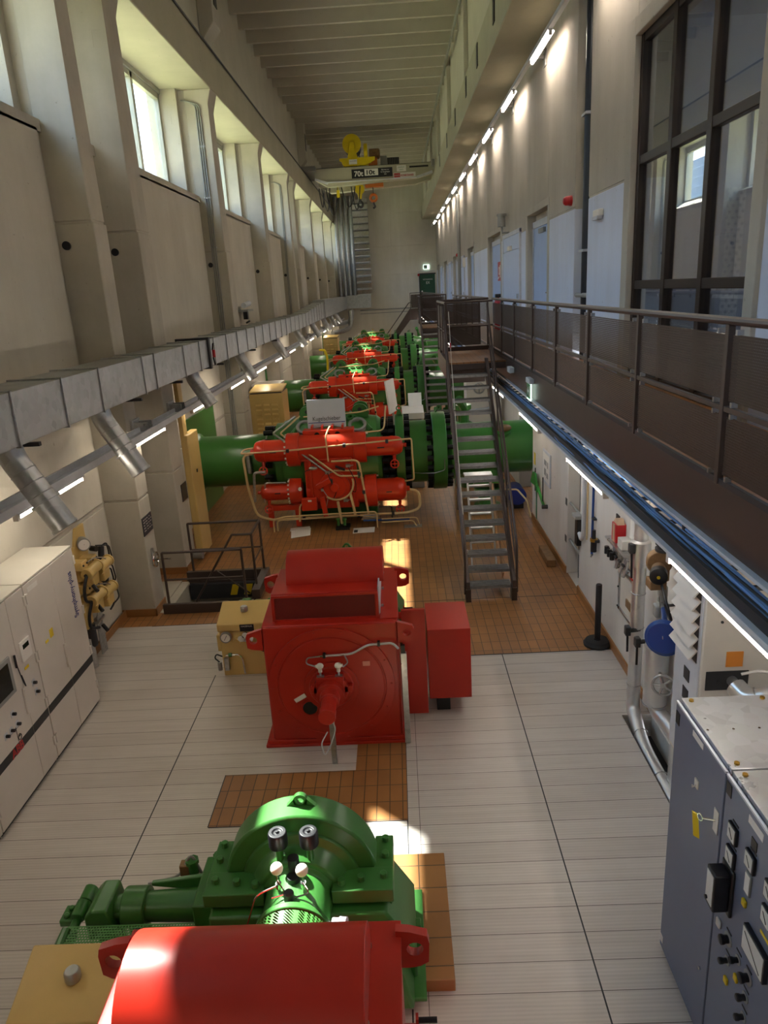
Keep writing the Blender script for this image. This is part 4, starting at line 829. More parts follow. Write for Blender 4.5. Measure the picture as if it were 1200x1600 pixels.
    obj('loop_lead', MB().tube([(ax+.02, Y-.5, .68), (ax+.06, Y-.44, .5), (ax-.0, Y-.40, .30), (ax-.09, Y-.38, .12), (ax-.12, Y-.38, .28), (ax-.04, Y-.38, .42)], .008, 6, .05), M['lgrey'], t)
    obj('inspection_window', MB().lathe((ax-.26, Y+.0, .49), (0, -1, 0), [(0, .10), (.018, .10), (.018, .085), (.008, .08)], 24), M['red'], t)
    obj('window_glass', MB().cyl((ax-.26, Y+.0, .49), (ax-.26, Y-.012, .49), .08, 24), M['black'], t)
    obj('name_plate', MB().obox((ax-.36, Y-.008, .62), (.06, 0, .035), (-.012, 0, .022), (0, .004, 0)), M['paper'], t)
    obj('warning_label', MB().box(ax+.36, ax+.44, Y-.006, Y+.0, .985, 1.04), paint_label, t)
    obj('air_duct_panel', MB().box(-.10, .17, Y+.42, Y+.47, .09, 1.43), M['red'], t, .004)
    obj('air_duct_box', MB().box(.19, .69, Y+.50, Y+1.26, .23, 1.13), M['red'], t, .006)
    obj('duct_foot', MB().box(.28, .44, Y+.62, Y+.82, 0, .23), M['black'], t, .004)
    obj('rear_crank', MB().cyl((-.14, Y+1.1, 1.05), (-.07, Y+1.1, 1.05), .045, 12).box(-.075, -.06, Y+1.08, Y+1.12, .95, 1.17), M['red'], t)
    obj('crank_handle', MB().cyl((-.06, Y+1.1, 1.14), (.04, Y+1.1, 1.14), .016, 10), M['black'], t)
    return t
paint_label = paint('pink_label', 'd98a78', .5)
g2 = generator(7.1, 'whole red generator with round end shield in the middle of the hall')
g1 = copy_tree(g2, (0, -5.27, 0), 'red generator in the foreground cut off by the lower frame edge', None, None, ('air_duct_box', 'duct_foot', 'air_duct_panel'))
def governor(Y, label):
    t = thing('governor_box', label, 'governor', (-2.3, Y, 0), 'beige governor boxes')
    obj('body', MB().box(-2.56, -1.75, Y, Y+.40, 0, .70), M['yellow'], t, .012)
    obj('lid', MB().prism([(Y-.02, .66), (Y-.02, .77), (Y+.42, .92), (Y+.42, .66)], 'x', -2.58, -1.73), M['yellow'], t, .014)
    obj('filler_cap', MB().lathe((-2.24, Y+.22, .845), (0, 0, 1), [(0, .05), (.06, .05), (.075, .04), (.075, .015)], 18), M['galv'], t, .003)
    obj('cover_plate', MB().box(-2.62, -2.56, Y+.05, Y+.2, .34, .58), M['yellow'], t, .012)
    p = obj('maker_plate', MB().box(-2.27, -2.08, Y-.026, Y-.02, .66, .76), M['black'], t)
    text_part('lettering', 'HAGENUK', .032, (-2.175, Y-.027, .724), (1, 0, 0), (0, 0, 1), M['paper'], p, .001, 'CENTER')
    text_part('lettering', 'GOVERNOR', .022, (-2.175, Y-.027, .68), (1, 0, 0), (0, 0, 1), M['paper'], p, .001, 'CENTER') if False else None
    q = obj('dial_gauge', MB().lathe((-2.47, Y-.0, .585), (0, -1, 0), [(0, .075), (.05, .075), (.05, .062), (.045, .06)], 24), M['grey'], t)
    obj('dial_face', MB().cyl((-2.47, Y-.04, .585), (-2.47, Y-.047, .585), .06, 24), M['paper'], q); obj('needle', MB().bar((-2.49, Y-.049, .55), (-2.45, Y-.049, .62), .006, .002, (0, 1, 0)), M['ink'], q)
    for x, z in ((-2.26, .57), (-2.14, .57), (-2.2, .615)): obj('adjusting_knob', MB().lathe((x, Y, z), (0, -1, 0), [(0, .03), (.04, .03), (.04, .045), (.06, .045), (.06, .02)], 16), M['chrome'], t)
    obj('knob_scale', MB().box(-2.27, -2.12, Y-.008, Y, .50, .54), M['lgrey'], t)
    obj('boss', MB().lathe((-2.34, Y, .50), (0, -1, 0), [(0, .05), (.03, .05), (.03, .02)], 18), M['yellow'], t)
    obj('pointer', MB().lathe((-1.98, Y, .36), (0, -1, 0), [(0, .07), (.01, .07), (.01, .0)], 20).prism([(-2.01, .36), (-1.97, .36), (-1.98, .43)], 'y', Y-.03, Y), M['yellow'], t)
    obj('pointer_tip', MB().prism([(-2.02, .37), (-1.98, .35), (-1.99, .46)], 'y', Y-.035, Y-.02), M['black'], t)
    obj('drain_pipe', MB().tube([(-2.5, Y-.03, .32), (-2.33, Y-.03, .33), (-2.28, Y-.03, .28), (-2.26, Y-.05, .05)], .014, 8, .05), M['chrome'], t)
    obj('pipe_joint', MB().cyl((-2.46, Y-.03, .32), (-2.42, Y-.03, .325), .028, 10), M['green'], t)
    obj('solenoid_valve', MB().cyl((-2.6, Y-.02, .10), (-2.6, Y-.02, .22), .03, 10).box(-2.53, -2.47, Y-.05, Y, .1, .28), M['galv'], t)
    obj('solenoid_lead', MB().tube([(-2.6, Y-.02, .22), (-2.66, Y-.02, .28), (-2.63, Y-.02, .34), (-2.55, Y-.02, .3)], .01, 6, .03), M['black'], t)
    return t
governor(8.78, 'whole beige yellow oil box with gauge, left of the middle generator')
governor(3.28, 'beige yellow oil box at the lower left corner, only its lid showing')
def turbine(Y, label):
    t = thing('turbine', label, 'turbine', (-.9, Y, 0), 'green turbines'); ax, az = -.89, .76
    R = .565; half = [(-R*math.cos(a), R*math.sin(a)) for a in [PI*q/28 for q in range(29)]]
    obj('upper_casing', MB().prism([(ax+u, az+v) for u, v in half]+[(ax+R, az-.05), (ax-R, az-.05)], 'y', Y-.09, Y+.16), M['green'], t, .02)
    obj('casing_dome', MB().lathe((ax, Y-.08, az), (0, -1, 0), [(0, .44), (.03, .43), (.05, .36), (.10, .34), (.16, .30), (.16, .1)], 44), M['green'], t, .008)
    for s in (-1, 1):
        def q(a, b, y0, y1, z0, z1): return (min(ax+s*a, ax+s*b), max(ax+s*a, ax+s*b), Y+y0, Y+y1, z0, z1)
        obj('split_flange', MB().box(*q(.24, .68, -.32, -.10, az+.0, az+.11)).box(*q(.54, .679, -.319, .22, az+.001, az+.109)).box(*q(.50, .66, -.25, .2, az-.16, az+.005)), M['green'], t, .008)
        for dx, dy in ((.31, -.25), (.45, -.22), (.61, -.20), (.62, .0), (.62, .16)): obj('flange_bolt', MB().cyl((ax+s*dx, Y+dy, az+.11), (ax+s*dx, Y+dy, az+.15), .028, 6), M['green'], t, .004)
    obj('lifting_eye', MB().ring((ax+.02, Y+.03, az+.60), (0, 1, 0), .026, .052, .04, 18).prism([(ax-.10, az+.54), (ax-.0, az+.55), (ax-.025, az+.62)], 'y', Y+.03, Y+.07).prism([(ax+.14, az+.54), (ax+.04, az+.55), (ax+.065, az+.62)], 'y', Y+.03, Y+.07), M['green'], t)
    obj('bearing_barrel', MB().lathe((ax, Y-.10, az), (0, -1, 0), [(0, .32), (.06, .32), (.06, .27), (.14, .27), (.16, .24), (.45, .24), (.45, .27), (.50, .27), (.50, .2)], 40), M['green'], t, .008)
    obj('lower_casing', MB().prism([(ax-.64, .1), (ax-.64, az-.03), (ax+.62, az-.03), (ax+.82, .40), (ax+.82, .1)], 'y', Y-.38, Y+.22), M['green'], t, .02)
    obj('outlet_hood', MB().prism([(ax+.5, .11), (ax+.5, az-.16), (ax+.72, .42), (ax+.8, .11)], 'y', Y-.62, Y+.1), M['green'], t, .03)
    obj('base_frame', MB().box(ax-.7, ax+.88, Y-.55, Y+.42, .105, .14).box(ax+.76, ax+.86, Y-.1, Y-.02, .14, .3), M['green'], t, .006)
    for x in (-.12, .10):
        obj('breather_neck', MB().cyl((ax+x, Y-.20, az+.22), (ax+x, Y-.20, az+.42), .026, 12), M['green'], t)
        obj('breather_cap', MB().lathe((ax+x, Y-.20, az+.42), (0, 0, 1), [(0, .068), (.10, .068), (.115, .062), (.115, .036), (.107, .03), (.107, .012), (.12, .01)], 24), M['black'], t, .004)
    obj('oil_sight', MB().cyl((ax-.01, Y-.28, az+.22), (ax-.01, Y-.28, az+.38), .04, 14).cyl((ax-.01, Y-.34, az+.18), (ax-.01, Y-.34, az+.28), .045, 14), M['black'], t)
    for x, dz in ((-.10, .02), (.07, 0)):
        obj('sensor_head', MB().sphere((ax+x, Y-.42, az+.40+dz), .044, 14, 10), M['plastic_w'], t); obj('sensor_stem', MB().cyl((ax+x, Y-.42, az+.22), (ax+x, Y-.42, az+.36+dz), .012, 8).cyl((ax+x, Y-.42, az+.26), (ax+x, Y-.42, az+.30), .022, 8), M['chrome'], t)
    obj('sensor_lead', MB().tube([(ax-.1, Y-.42, az+.28), (ax-.25, Y-.48, az+.26), (ax-.34, Y-.55, az+.0), (ax-.5, Y-.5, az-.15)], .007, 6, .05).tube([(ax-.1, Y-.44, az+.34), (ax-.04, Y-.48, az+.26), (ax-.14, Y-.5, az+.25)], .006, 6, .03).tube([(ax+.07, Y-.44, az+.32), (ax+.12, Y-.48, az+.26), (ax+.02, Y-.5, az+.25)], .006, 6, .03), M['chrome'], t)
    obj('speed_pickup', MB().lathe((ax-.02, Y-.5, az+.22), (0, 0, 1), [(0, .036), (.07, .036), (.08, .028)], 14), M['dark'], t)
    obj('oil_gauge', MB().lathe((ax+.26, Y-.5, az+.02), (1, -.2, .1), [(0, .035), (.05, .035), (.05, .045), (.1, .045)], 16), M['lgrey'], t)
    obj('shaft_guard', MB().lathe((ax, Y-.62, az), (0, -1, 0), [(0, .27), (.3, .27)], 40, False), M['mesh_green'], t)
    # inlet nozzle and needle drive on the left, beside a perforated guard
    zx, yn = .42, Y+.06
    obj('nozzle_body', MB().lathe((ax-.55, yn, zx), (-1, 0, 0), [(0, .2), (.12, .2), (.12, .13), (.70, .11), (.70, .15), (.88, .15), (.88, .10), (1.0, .10)], 24).prism([(ax-.62, zx+.2), (ax-1.25, zx+.12), (ax-1.25, zx+.09), (ax-.62, zx+.0)], 'y', yn+.1, yn+.14), M['green'], t, .01)
    obj('nozzle_flange', MB().box(ax-.82, ax-.6, Y-.2, Y+.3, .14, .66), M['green'], t, .015)
    obj('needle_drive', MB().prism([(ax-1.68, .28), (ax-1.68, .50), (ax-1.62, .56), (ax-1.50, .56), (ax-1.46, .3)], 'y', Y-.12, Y+.2).bar((ax-1.3, yn-.1, .44), (ax-1.55, yn-.1, .44), .03, .04).box(ax-1.64, ax-1.5, Y-.05, Y+.12, 0, .3).box(ax-1.4, ax-1.28, Y-.02, Y+.12, 0, .35), M['green'], t, .02)
    obj('deflector_shaft', MB().cyl((ax-1.84, Y-.3, .28), (ax-1.79, Y+.26, .40), .035, 14).cyl((ax-1.80, Y+.16, .38), (ax-1.79, Y+.28, .405), .055, 14).cyl((ax-1.80, Y+.0, .38), (ax-1.79, Y+.13, .41), .055, 14).cyl((ax-1.83, Y-.24, .33), (ax-1.82, Y-.12, .355), .066, 14), M['green'], t, .006)
    obj('lever_block', MB().box(ax-1.95, ax-1.83, Y+.0, Y+.16, .30, .36).cyl((ax-1.9, Y+.04, .36), (ax-1.9, Y+.04, .39), .025, 8).cyl((ax-1.89, Y+.11, .36), (ax-1.89, Y+.11, .39), .025, 8), M['green'], t, .01)
    obj('guard_sheet', MB().obox((ax-.95, Y-.29, .42), (.85, 0, 0), (0, .15, .03), (0, 0, .003)), M['mesh_flat'], t)
    obj('guard_edge', MB().box(ax-1.78, ax-.12, Y-.45, Y-.43, .12, .39).tube([(ax-1.82, Y-.55, .2), (ax-1.82, Y-.35, .38), (ax-1.80, Y-.16, .45)], .035, 10, .1), M['green'], t)
    for a_, b_, h_ in ((.95, .95, .1), (.72, .6, .14)): obj('manifold_plug', MB().cyl((ax-a_, Y+.3, .5), (ax-a_, Y+.3, .5+h_), .045, 12).cyl((ax-a_, Y+.3, .5+h_), (ax-a_, Y+.3, .53+h_), .055, 8), M['green'], t)
    obj('limit_box', MB().box(ax-1.05, ax-.97, Y+.26, Y+.34, .4, .60), M['rust'], t, .008)
    obj('limit_lead', MB().tube([(ax-1.3, Y+.22, .48), (ax-1.05, Y+.27, .50), (ax-.95, Y+.3, .70), (ax-.88, Y+.3, .48)], .011, 6, .08), M['grey'], t)
    return t
turbine(4.42, 'whole green turbine with twin black breather caps behind the foreground generator')
turbine(9.92, 'green turbine hidden behind the middle generator, only its top lug showing')
# ================================================================ left side: cabinets, valve board, pit, wall fittings
def white_cab(y0, y1, label, mid):
    t = thing('control_cabinet', label, 'cabinet', (-4.36, y0, 0), 'white control cabinets')
    x0, x1, H = -4.64, -4.06, 2.16
    obj('body', MB().box(x0, x1-.025, y0+.003, y1-.003, .04, H-.02), M['white'], t, .004)
    obj('plinth', MB().box(x0+.02, x1-.03, y0+.01, y1-.01, 0, .05), M['black'], t)
    obj('top_plate', MB().box(x0, x1-.005, y0+.004, y1-.004, H-.02, H), M['off'], t, .004)
    for a, b in ((y0, mid), (mid, y1)):
        d = obj('door', MB().box(x1-.025, x1, a+.004, b-.004, .05, H-.03), M['white'], t, .004)
        obj('dark_band', MB().box(x1, x1+.003, a+.004, b-.004, .595, .69), M['dark'], d)
    for z in (.28, .76, 1.32, 1.98):
        for y in (y0+.02, y1-.02): obj('hinge', MB().box(x1, x1+.018, y-.018, y+.018, z-.055, z+.055), M['white'], t, .004)
    obj('door_handle', MB().box(x1, x1+.022, mid-.055, mid-.02, .86, 1.16).cyl((x1+.02, mid-.037, 1.13), (x1+.03, mid-.037, 1.13), .012, 10), M['white'], t, .006)
    return t
x1 = -4.06
t = white_cab(7.02, 8.24, 'tall white cabinet with blue upright lettering, farther of the pair', 7.65)
text_part('lettering', 'Symphony-plus', .155, (x1+.002, 8.10, 1.30), (0, 0, 1), (0, -1, 0), M['navy'], t, .001, 'LEFT', .62)
obj('name_strip', MB().box(x1, x1+.003, 7.1, 7.32, 2.03, 2.08), M['paper'], t)
obj('yellow_sticker', MB().box(x1, x1+.003, 7.36, 7.44, 1.36, 1.46), M['ygold'], t); obj('yellow_sticker', MB().box(x1, x1+.003, 7.24, 7.31, 1.35, 1.38), M['ygold'], t)
t = white_cab(5.80, 7.01, 'tall white cabinet with screen and control knobs, nearer of the pair', 6.66)
text_part('lettering', 'ABB', .13, (x1+.004, 6.20, .598), (0, -1, 0) if False else (0, 1, 0), (0, 0, 1), M['sred'], t, .001, 'LEFT', 1.0, .004)
p = obj('operator_screen', MB().box(x1, x1+.02, 6.02, 6.50, 1.20, 1.60), M['grey'], t, .008); obj('screen_glass', MB().box(x1+.02, x1+.023, 6.06, 6.44, 1.25, 1.55), M['screen'], p)
p = obj('keypad', MB().box(x1, x1+.02, 6.72, 6.92, 1.40, 1.62), M['paper'], t, .006); obj('keypad_display', MB().box(x1+.02, x1+.023, 6.76, 6.88, 1.53, 1.58), M['screen'], p)
obj('yellow_sticker', MB().box(x1, x1+.003, 6.74, 6.83, 1.30, 1.33), M['ygold'], t)
obj('hanging_stylus', MB().tube([(x1+.02, 6.58, 1.52), (x1+.02, 6.6, 1.38), (x1+.015, 6.65, 1.2), (x1+.015, 6.68, 1.14), (x1+.015, 6.64, 1.3)], .005, 6, .05).cyl((x1+.02, 6.58, 1.42), (x1+.02, 6.58, 1.56), .012, 8), M['black'], t)
for y, z in ((6.84, 1.10), (6.86, .98), (6.36, 1.02), (6.40, .88), (6.28, .88), (6.18, .88)):
    k = obj('selector_switch', MB().box(x1, x1+.006, y-.03, y+.03, z-.035, z+.035), M['lgrey'], t, .003); obj('switch_knob', MB().cyl((x1, y, z), (x1+.04, y, z), .018, 10), M['black'], k)
obj('mimic_diagram', MB().box(x1, x1+.003, 6.36, 6.366, .5+.2, .86).box(x1, x1+.003, 6.22, 6.48, .84, .846).torus((x1+.002, 6.40, .73), (1, 0, 0), .03, .004, 18, 6).torus((x1+.002, 6.40, .75), (1, 0, 0), .012, .004, 14, 6), M['ink'], t)
o = white_cab(4.58, 5.79, 'tall white cabinet cut off by the left frame edge', 5.2)
# yellow valve board on the wall
t = thing('valve_board', 'beige yellow hydraulic valve board with gauge on the left wall beyond the cabinets', 'valve board', (-4.6, 9.5, .7))
obj('back_plate', MB().prism([(9.0, .72), (9.0, 1.62), (9.48, 1.72), (9.6, 1.95), (9.86, 1.95), (9.86, .72)], 'x', -4.66, -4.62), M['yellow'], t, .006)
g = obj('pressure_gauge', MB().lathe((-4.6, 9.66, 1.72), (.6, -.8, 0), [(0, .09), (.14, .09), (.14, .078), (.132, .076)], 24), M['grey'], t)
d_ = Vector((.6, -.8, 0)); obj('gauge_face', MB().cyl(Vector((-4.6, 9.66, 1.72))+d_*.125, Vector((-4.6, 9.66, 1.72))+d_*.136, .076, 24), M['paper'], g); obj('gauge_needle', MB().bar(Vector((-4.6, 9.66, 1.72))+d_*.138, Vector((-4.6, 9.70, 1.76))+d_*.138, .008, .003), M['ink'], g)
for z, dz in ((1.38, 0), (.98, 0)):
    for k, (y, x) in enumerate(((9.40, -4.42), (9.72, -4.40))):
        zz = z-.05*k
        obj('valve_cylinder', MB().lathe((x, y-.16, zz), (.15, 1, .12), [(0, .05), (.0, .085), (.02, .09), (.05, .09), (.05, .075), (.30, .075), (.30, .09), (.33, .085), (.33, .05)], 20), M['yellow'], t, .004)
        obj('valve_body', MB().box(-4.62, x, y-.06, y+.10, zz-.14, zz+.04).prism([(y-.1, zz-.2), (y+.1, zz-.2), (y+.12, zz-.05), (y-.12, zz-.05)], 'x', -4.5, x+.06), M['yellow'], t, .015)
        obj('plug_screw', MB().cyl((x, y-.17, zz), (x-.002, y-.19, zz-.002), .022, 10), M['black'], t)
    obj('hose', MB().tube([(-4.4, 9.2, z+.0), (-4.42, 9.1, z-.15), (-4.44, 9.12, z-.35), (-4.4, 9.3, z-.42)], .022, 8, .08), M['black'], t)
    obj('solenoid', MB().cyl((-4.48, 9.94, z+.02), (-4.48, 9.99, z+.16), .045, 12).box(-4.56, -4.44, 9.93, 10.03, z-.08, z+.0), M['black'], t, .008)
    obj('solenoid_base', MB().box(-4.58, -4.42, 9.9, 10.05, z-.14, z-.08).cyl((-4.4, 9.95, z-.1), (-4.36, 9.93, z-.1), .03, 10), M['yellow'], t, .008)
    obj('solenoid_lead', MB().tube([(-4.48, 9.99, z+.16), (-4.42, 10.05, z+.2), (-4.42, 10.09, z+.0), (-4.46, 10.06, z-.2)], .012, 6, .06), M['black'], t)
    obj('thin_pipe', MB().tube([(-4.52, 9.3, z+.08), (-4.40, 9.5, z+.16), (-4.35, 9.72, z+.08), (-4.32, 9.85, z-.04)], .008, 6, .06), M['galv'], t)
for k, (y, z) in enumerate(((9.3, 1.52), (9.62, 1.48), (9.36, 1.16), (9.66, 1.1), (9.5, .84))):
    obj('square_flange', MB().box(-4.62, -4.44, y-.09, y+.09, z-.07, z+.05), M['yellow'], t, .008)
    for a_ in (-.06, .06): obj('flange_screw', MB().cyl((-4.44, y+a_, z), (-4.425, y+a_, z), .016, 6), M['dark'], t)
for k in range(3): obj('thin_pipe', MB().tube([(-4.5, 9.85, 1.6-.3*k), (-4.36, 9.98, 1.56-.3*k), (-4.36, 10.04, 1.3-.3*k), (-4.46, 10.0, 1.2-.3*k)], .011, 6, .05), M['dark'], t)
for k in range(3): obj('black_fitting', MB().cyl((-4.38, 9.3+.04*k, 1.2-.32*k), (-4.3, 9.24+.04*k, 1.14-.32*k), .028, 8), M['black'], t)
obj('gauge_tap', MB().cyl((-4.52, 9.74, 1.6), (-4.42, 9.70, 1.6), .04, 10), M['black'], t)
obj('end_block', MB().box(-4.60, -4.46, 9.1, 9.3, .62, .95), M['yellow'], t, .01)
obj('accumulator', MB().cyl((-4.48, 9.22, .36), (-4.48, 9.22, .66), .06, 14).sphere((-4.48, 9.22, .36), .06, 14, 8), M['dark'], t)
obj('drain_pipe', MB().cyl((-4.52, 9.2, 0), (-4.52, 9.2, .45), .055, 14), M['galv'], t)
for k in range(4): obj('riser_tube', MB().tube([(-4.55, 9.58+.05*k, 0), (-4.55, 9.58+.05*k, .55), (-4.5, 9.56+.05*k, .68), (-4.5, 9.55+.06*k, .85)], .018, 8, .06), M['galv'], t)
obj('tube_clamp', MB().box(-4.62, -4.52, 9.54, 9.8, .5, .54), M['galv'], t)
obj('vent_hose', MB().tube([(-4.5, 9.8, .86), (-4.42, 9.9, .82), (-4.4, 9.94, .66), (-4.45, 9.86, .58)], .014, 6, .06), M['dark'], t)
# plaques and hand wheel on the pilasters
t = thing('wall_plaque', 'black engraved plaque on the near left pilaster', 'plaque', (-4.15, 10.82, 1.37)); x = -4.15
obj('plate', MB().box(x, x+.012, 10.84, 11.28, 1.37, 1.67), M['plaque'], t, .003)
for r in range(5):
    y = 10.88
    while y < 11.22: w = random.uniform(.03, .09); obj('engraved_line', MB().box(x+.012, x+.0135, y, min(11.25, y+w), 1.62-.045*r, 1.632-.045*r), M['paper'], t); y += w+random.uniform(.02, .06)
o = obj('wall_plaque', MB().box(x, x+.012, 13.02, 13.36, 1.31, 1.64), M['plaque'], None, .003); tag(o, 'plain dark plaque on the second left pilaster beside the yellow cover', 'plaque')
t = thing('hand_wheel', 'chrome hand wheel with long spindle on the near left pilaster', 'wheel', (-4.15, 11.06, .91))
obj('rim', MB().wheel((-4.10, 11.06, .91), (1, 0, 0), .12, .016, 3), M['chrome'], t); obj('spindle', MB().cyl((-4.15, 11.06, .91), (-3.85, 11.06, .91), .012, 8), M['chrome'], t); obj('bracket', MB().box(-4.15, -4.12, 11.03, 11.09, .8, 1.1), M['galv'], t)
# yellow pipe cover by the second pilaster
t = thing('pipe_cover', 'tall beige yellow sheet cover standing beside the second left pilaster', 'cover', (-4.05, 13.4, 0))
obj('lower_cover', MB().box(-4.14, -4.0, 13.38, 14.1, .08, 2.50), M['yellow'], t, .02); obj('upper_cover', MB().box(-4.14, -4.06, 13.38, 13.62, 2.45, 3.62), M['yellow'], t, .01)
obj('rosette', MB().box(-4.0, -3.99, 13.68, 13.74, 1.72, 1.78), M['black'], t)
o = obj('pipe_stub', MB().lathe((-4.12, 13.22, .2), (1, 0, 0), [(0, .10), (.16, .10), (.16, .05)], 16), M['grey']); tag(o, 'short grey pipe stub low on the second left pilaster behind the pit rail', 'pipe')
# pit rail and stair down
t = thing('pit_guard_rail', 'brown guard rail with kerb around the stair pit', 'railing', (-3.3, 11.6, 0))
obj('kerb', MB().box(-4.04, -2.96, 10.88, 10.95, 0, .17), M['brown'], t, .006); obj('kerb', MB().box(-4.04, -2.56, 12.31, 12.4, 0, .17).box(-4.02, -2.60, 12.30, 12.33, -.3, .0), M['brown'], t, .006); obj('kerb', MB().box(-2.66, -2.52, 11.35, 12.4, 0, .17), M['brown'], t, .006)
def rail(pts, r=.02): obj('rail', MB().tube(pts, r, 8, .02), M['brown'], t)
rail([(-3.95, 10.95, .1), (-3.95, 10.95, 1.05), (-2.66, 10.95, 1.05), (-2.66, 10.95, -.2)], .022); rail([(-3.95, 10.95, .58), (-2.66, 10.95, .58)], .015)
rail([(-3.92, 12.38, .1), (-3.92, 12.38, 1.08), (-2.62, 12.38, 1.08), (-2.62, 12.38, .1)], .022); rail([(-3.92, 12.38, .58), (-2.62, 12.38, .58)], .015)
rail([(-2.62, 12.38, 1.08), (-2.62, 11.62, 1.08), (-2.62, 11.62, .1)], .022); rail([(-2.62, 12.38, .58), (-2.62, 11.62, .58)], .015)
rail([(-2.62, 11.62, 1.08), (-2.95, 11.62, 1.08), (-3.7, 11.62, -.1), (-3.7, 11.62, -.6)], .02)
rail([(-3.3, 11.62, .45), (-2.75, 11.62, .0)], .015)
t = thing('pit_stair', 'dark steel steps leading down into the pit', 'stair', (-3.2, 11.6, -.3))
for k in range(6): obj('step', MB().box(-2.95-.24*k, -2.70-.24*k, 10.98, 11.6, -.14-.2*k, -.11-.2*k), M['steel_tread'], t)
obj('stringer', MB().prism([(-2.62, -.05), (-2.62, -.3), (-4.0, -1.5), (-4.0, -1.2)], 'y', 11.6, 11.63), M['brown'], t)
t = thing('hazard_edge', 'black and yellow striped beam edge inside the pit', 'beam', (-3, 12.3, -.2))
obj('beam', MB().box(-3.98, -2.62, 12.2, 12.3, -.32, -.04), M['dark'], t)
for k in range(3): obj('yellow_stripe', MB().prism([(-3.25+.25*k, -.26), (-3.13+.25*k, -.26), (-3.07+.25*k, -.06), (-3.19+.25*k, -.06)], 'y', 12.19, 12.2), M['ygold'], t)
# ================================================================ travelling crane
t = thing('bridge_crane', 'grey bridge crane girder with 70t sign spanning the hall', 'crane', (-.7, 40, 10.2)); Y = 40.0
g = obj('girder', MB().prism([(-3.7, 10.92), (2.3, 10.92), (2.3, 10.42), (1.45, 10.25), (-3.05, 10.06), (-3.7, 10.42)], 'y', Y, Y+.5), M['beam'], t, .01)
obj('bottom_flange', MB().bar((-3.7, Y-.03, 10.44), (-3.05, Y-.03, 10.22), .12, .035, (0, 1, 0)).box(-3.06, 1.45, Y-.12, Y+.1, 10.24, 10.28).bar((1.44, Y-.03, 10.26), (2.25, Y-.03, 10.48), .12, .035, (0, 1, 0)), M['lgrey'], t)
obj('rear_girder', MB().prism([(-3.7, 10.90), (2.3, 10.90), (2.3, 10.42), (1.45, 10.2), (-3.05, 10.0), (-3.7, 10.35)], 'y', Y+1.9, Y+2.4), M['beam'], t, .01)
obj('end_carriage', MB().box(-4.28, -3.6, Y-.5, Y+2.9, 10.77, 11.0), M['grey'], t, .02); obj('end_carriage', MB().box(2.2, 2.34, Y-.5, Y+2.9, 10.72, 11.0), M['grey'], t, .02)
obj('crane_rail', MB().box(-3.6, 2.2, Y+.2, Y+.28, 10.92, 10.97), M['dark'], t)
b = obj('capacity_board', MB().box(-1.82, .24, Y-.03, Y-.0, 10.38, 10.80), M['black'], t)
text_part('lettering', '70t', .34, (-1.70, Y-.031, 10.47), (1, 0, 0), (0, 0, 1), M['paper'], b, .002, 'LEFT', 1.0, .008)
w = obj('white_field', MB().box(-1.17, -.48, Y-.035, Y-.031, 10.47, 10.78), M['paper'], b)
text_part('lettering', '10t', .29, (-1.13, Y-.036, 10.52), (1, 0, 0), (0, 0, 1), M['ink'], b, .002, 'LEFT', 1.25, .008)
for r, s_ in enumerate(('Betreten nur', 'bei festgelegter', 'Last')): text_part('lettering', s_, .09, (-.12, Y-.031, 10.68-.10*r), (1, 0, 0), (0, 0, 1), M['paper'], b, .001, 'CENTER', .85)
b = obj('inspection_board', MB().box(.46, .93, Y-.03, Y-.0, 10.58, 10.86), M['paper'], t)
for r, s_ in enumerate(('UNGEPRÜFT', 'DURCH')): text_part('lettering', s_, .085, (.695, Y-.031, 10.74-.11*r), (1, 0, 0), (0, 0, 1), M['sgreen'], b, .001, 'CENTER', .72)
b = obj('maker_board', MB().box(.28, 1.40, Y-.035, Y-.0, 10.28, 10.52), M['paper'], t)
obj('red_square', MB().box(.31, .62, Y-.04, Y-.035, 10.31, 10.50), M['sred'], b); text_part('lettering', 'DOCE', .11, (.33, Y-.041, 10.36), (1, 0, 0), (0, 0, 1), M['paper'], b, .001, 'LEFT', .85)
text_part('lettering', 'KONECRANES', .125, (.65, Y-.036, 10.345), (1, 0, 0), (0, 0, 1), M['sred'], b, .001, 'LEFT', .80, .004)
obj('dark_slot', MB().box(1.1, 2.05, Y-.02, Y+.0, 10.72, 10.80), M['ink'], t)
# trolley
c = thing('hoist_trolley', 'bright yellow hoist trolley with big drum riding on the crane', 'hoist', (-1.5, 40, 10.97), None)
obj('side_frame', MB().prism([(-2.4, 11.36), (-.6, 11.36), (-.62, 11.2), (-1.0, 11.02), (-1.15, 10.98), (-2.1, 10.98), (-2.26, 11.05), (-2.3, 11.2), (-2.4, 11.24)], 'y', Y+.12, Y+.2), M['cy'], c, .01)
obj('side_frame', MB().box(-2.3, -.7, Y+1.8, Y+1.9, 10.98, 11.34).box(-2.2, -.8, Y+.2, Y+1.8, 11.1, 11.2), M['cy'], c, .01)
obj('drum_plate', MB().lathe((-1.74, Y+.2, 12.0), (0, 1, 0), [(0, .47), (.08, .47)], 36), M['cy'], c, .008)
obj('drum_bracket', MB().prism([(-2.0, 11.34), (-1.45, 11.34), (-1.55, 11.6), (-1.62, 12.1), (-1.86, 12.1), (-1.93, 11.6)], 'y', Y+.12, Y+.2), M['cy'], c, .02)
obj('drum', MB().lathe((-1.74, Y+.28, 12.0), (0, 1, 0), [(0, .42), (1.4, .42)], 36), M['dark'], c)
obj('brake_disc', MB().lathe((-1.05, Y+.3, 11.65), (1, 0, 0), [(-.1, .36), (.08, .36)], 24), M['cy'], c)
obj('motor', MB().lathe((-.9, Y+.6, 11.55), (1, 0, 0), [(0, .25), (.5, .25), (.55, .18)], 20), M['rust'], c)
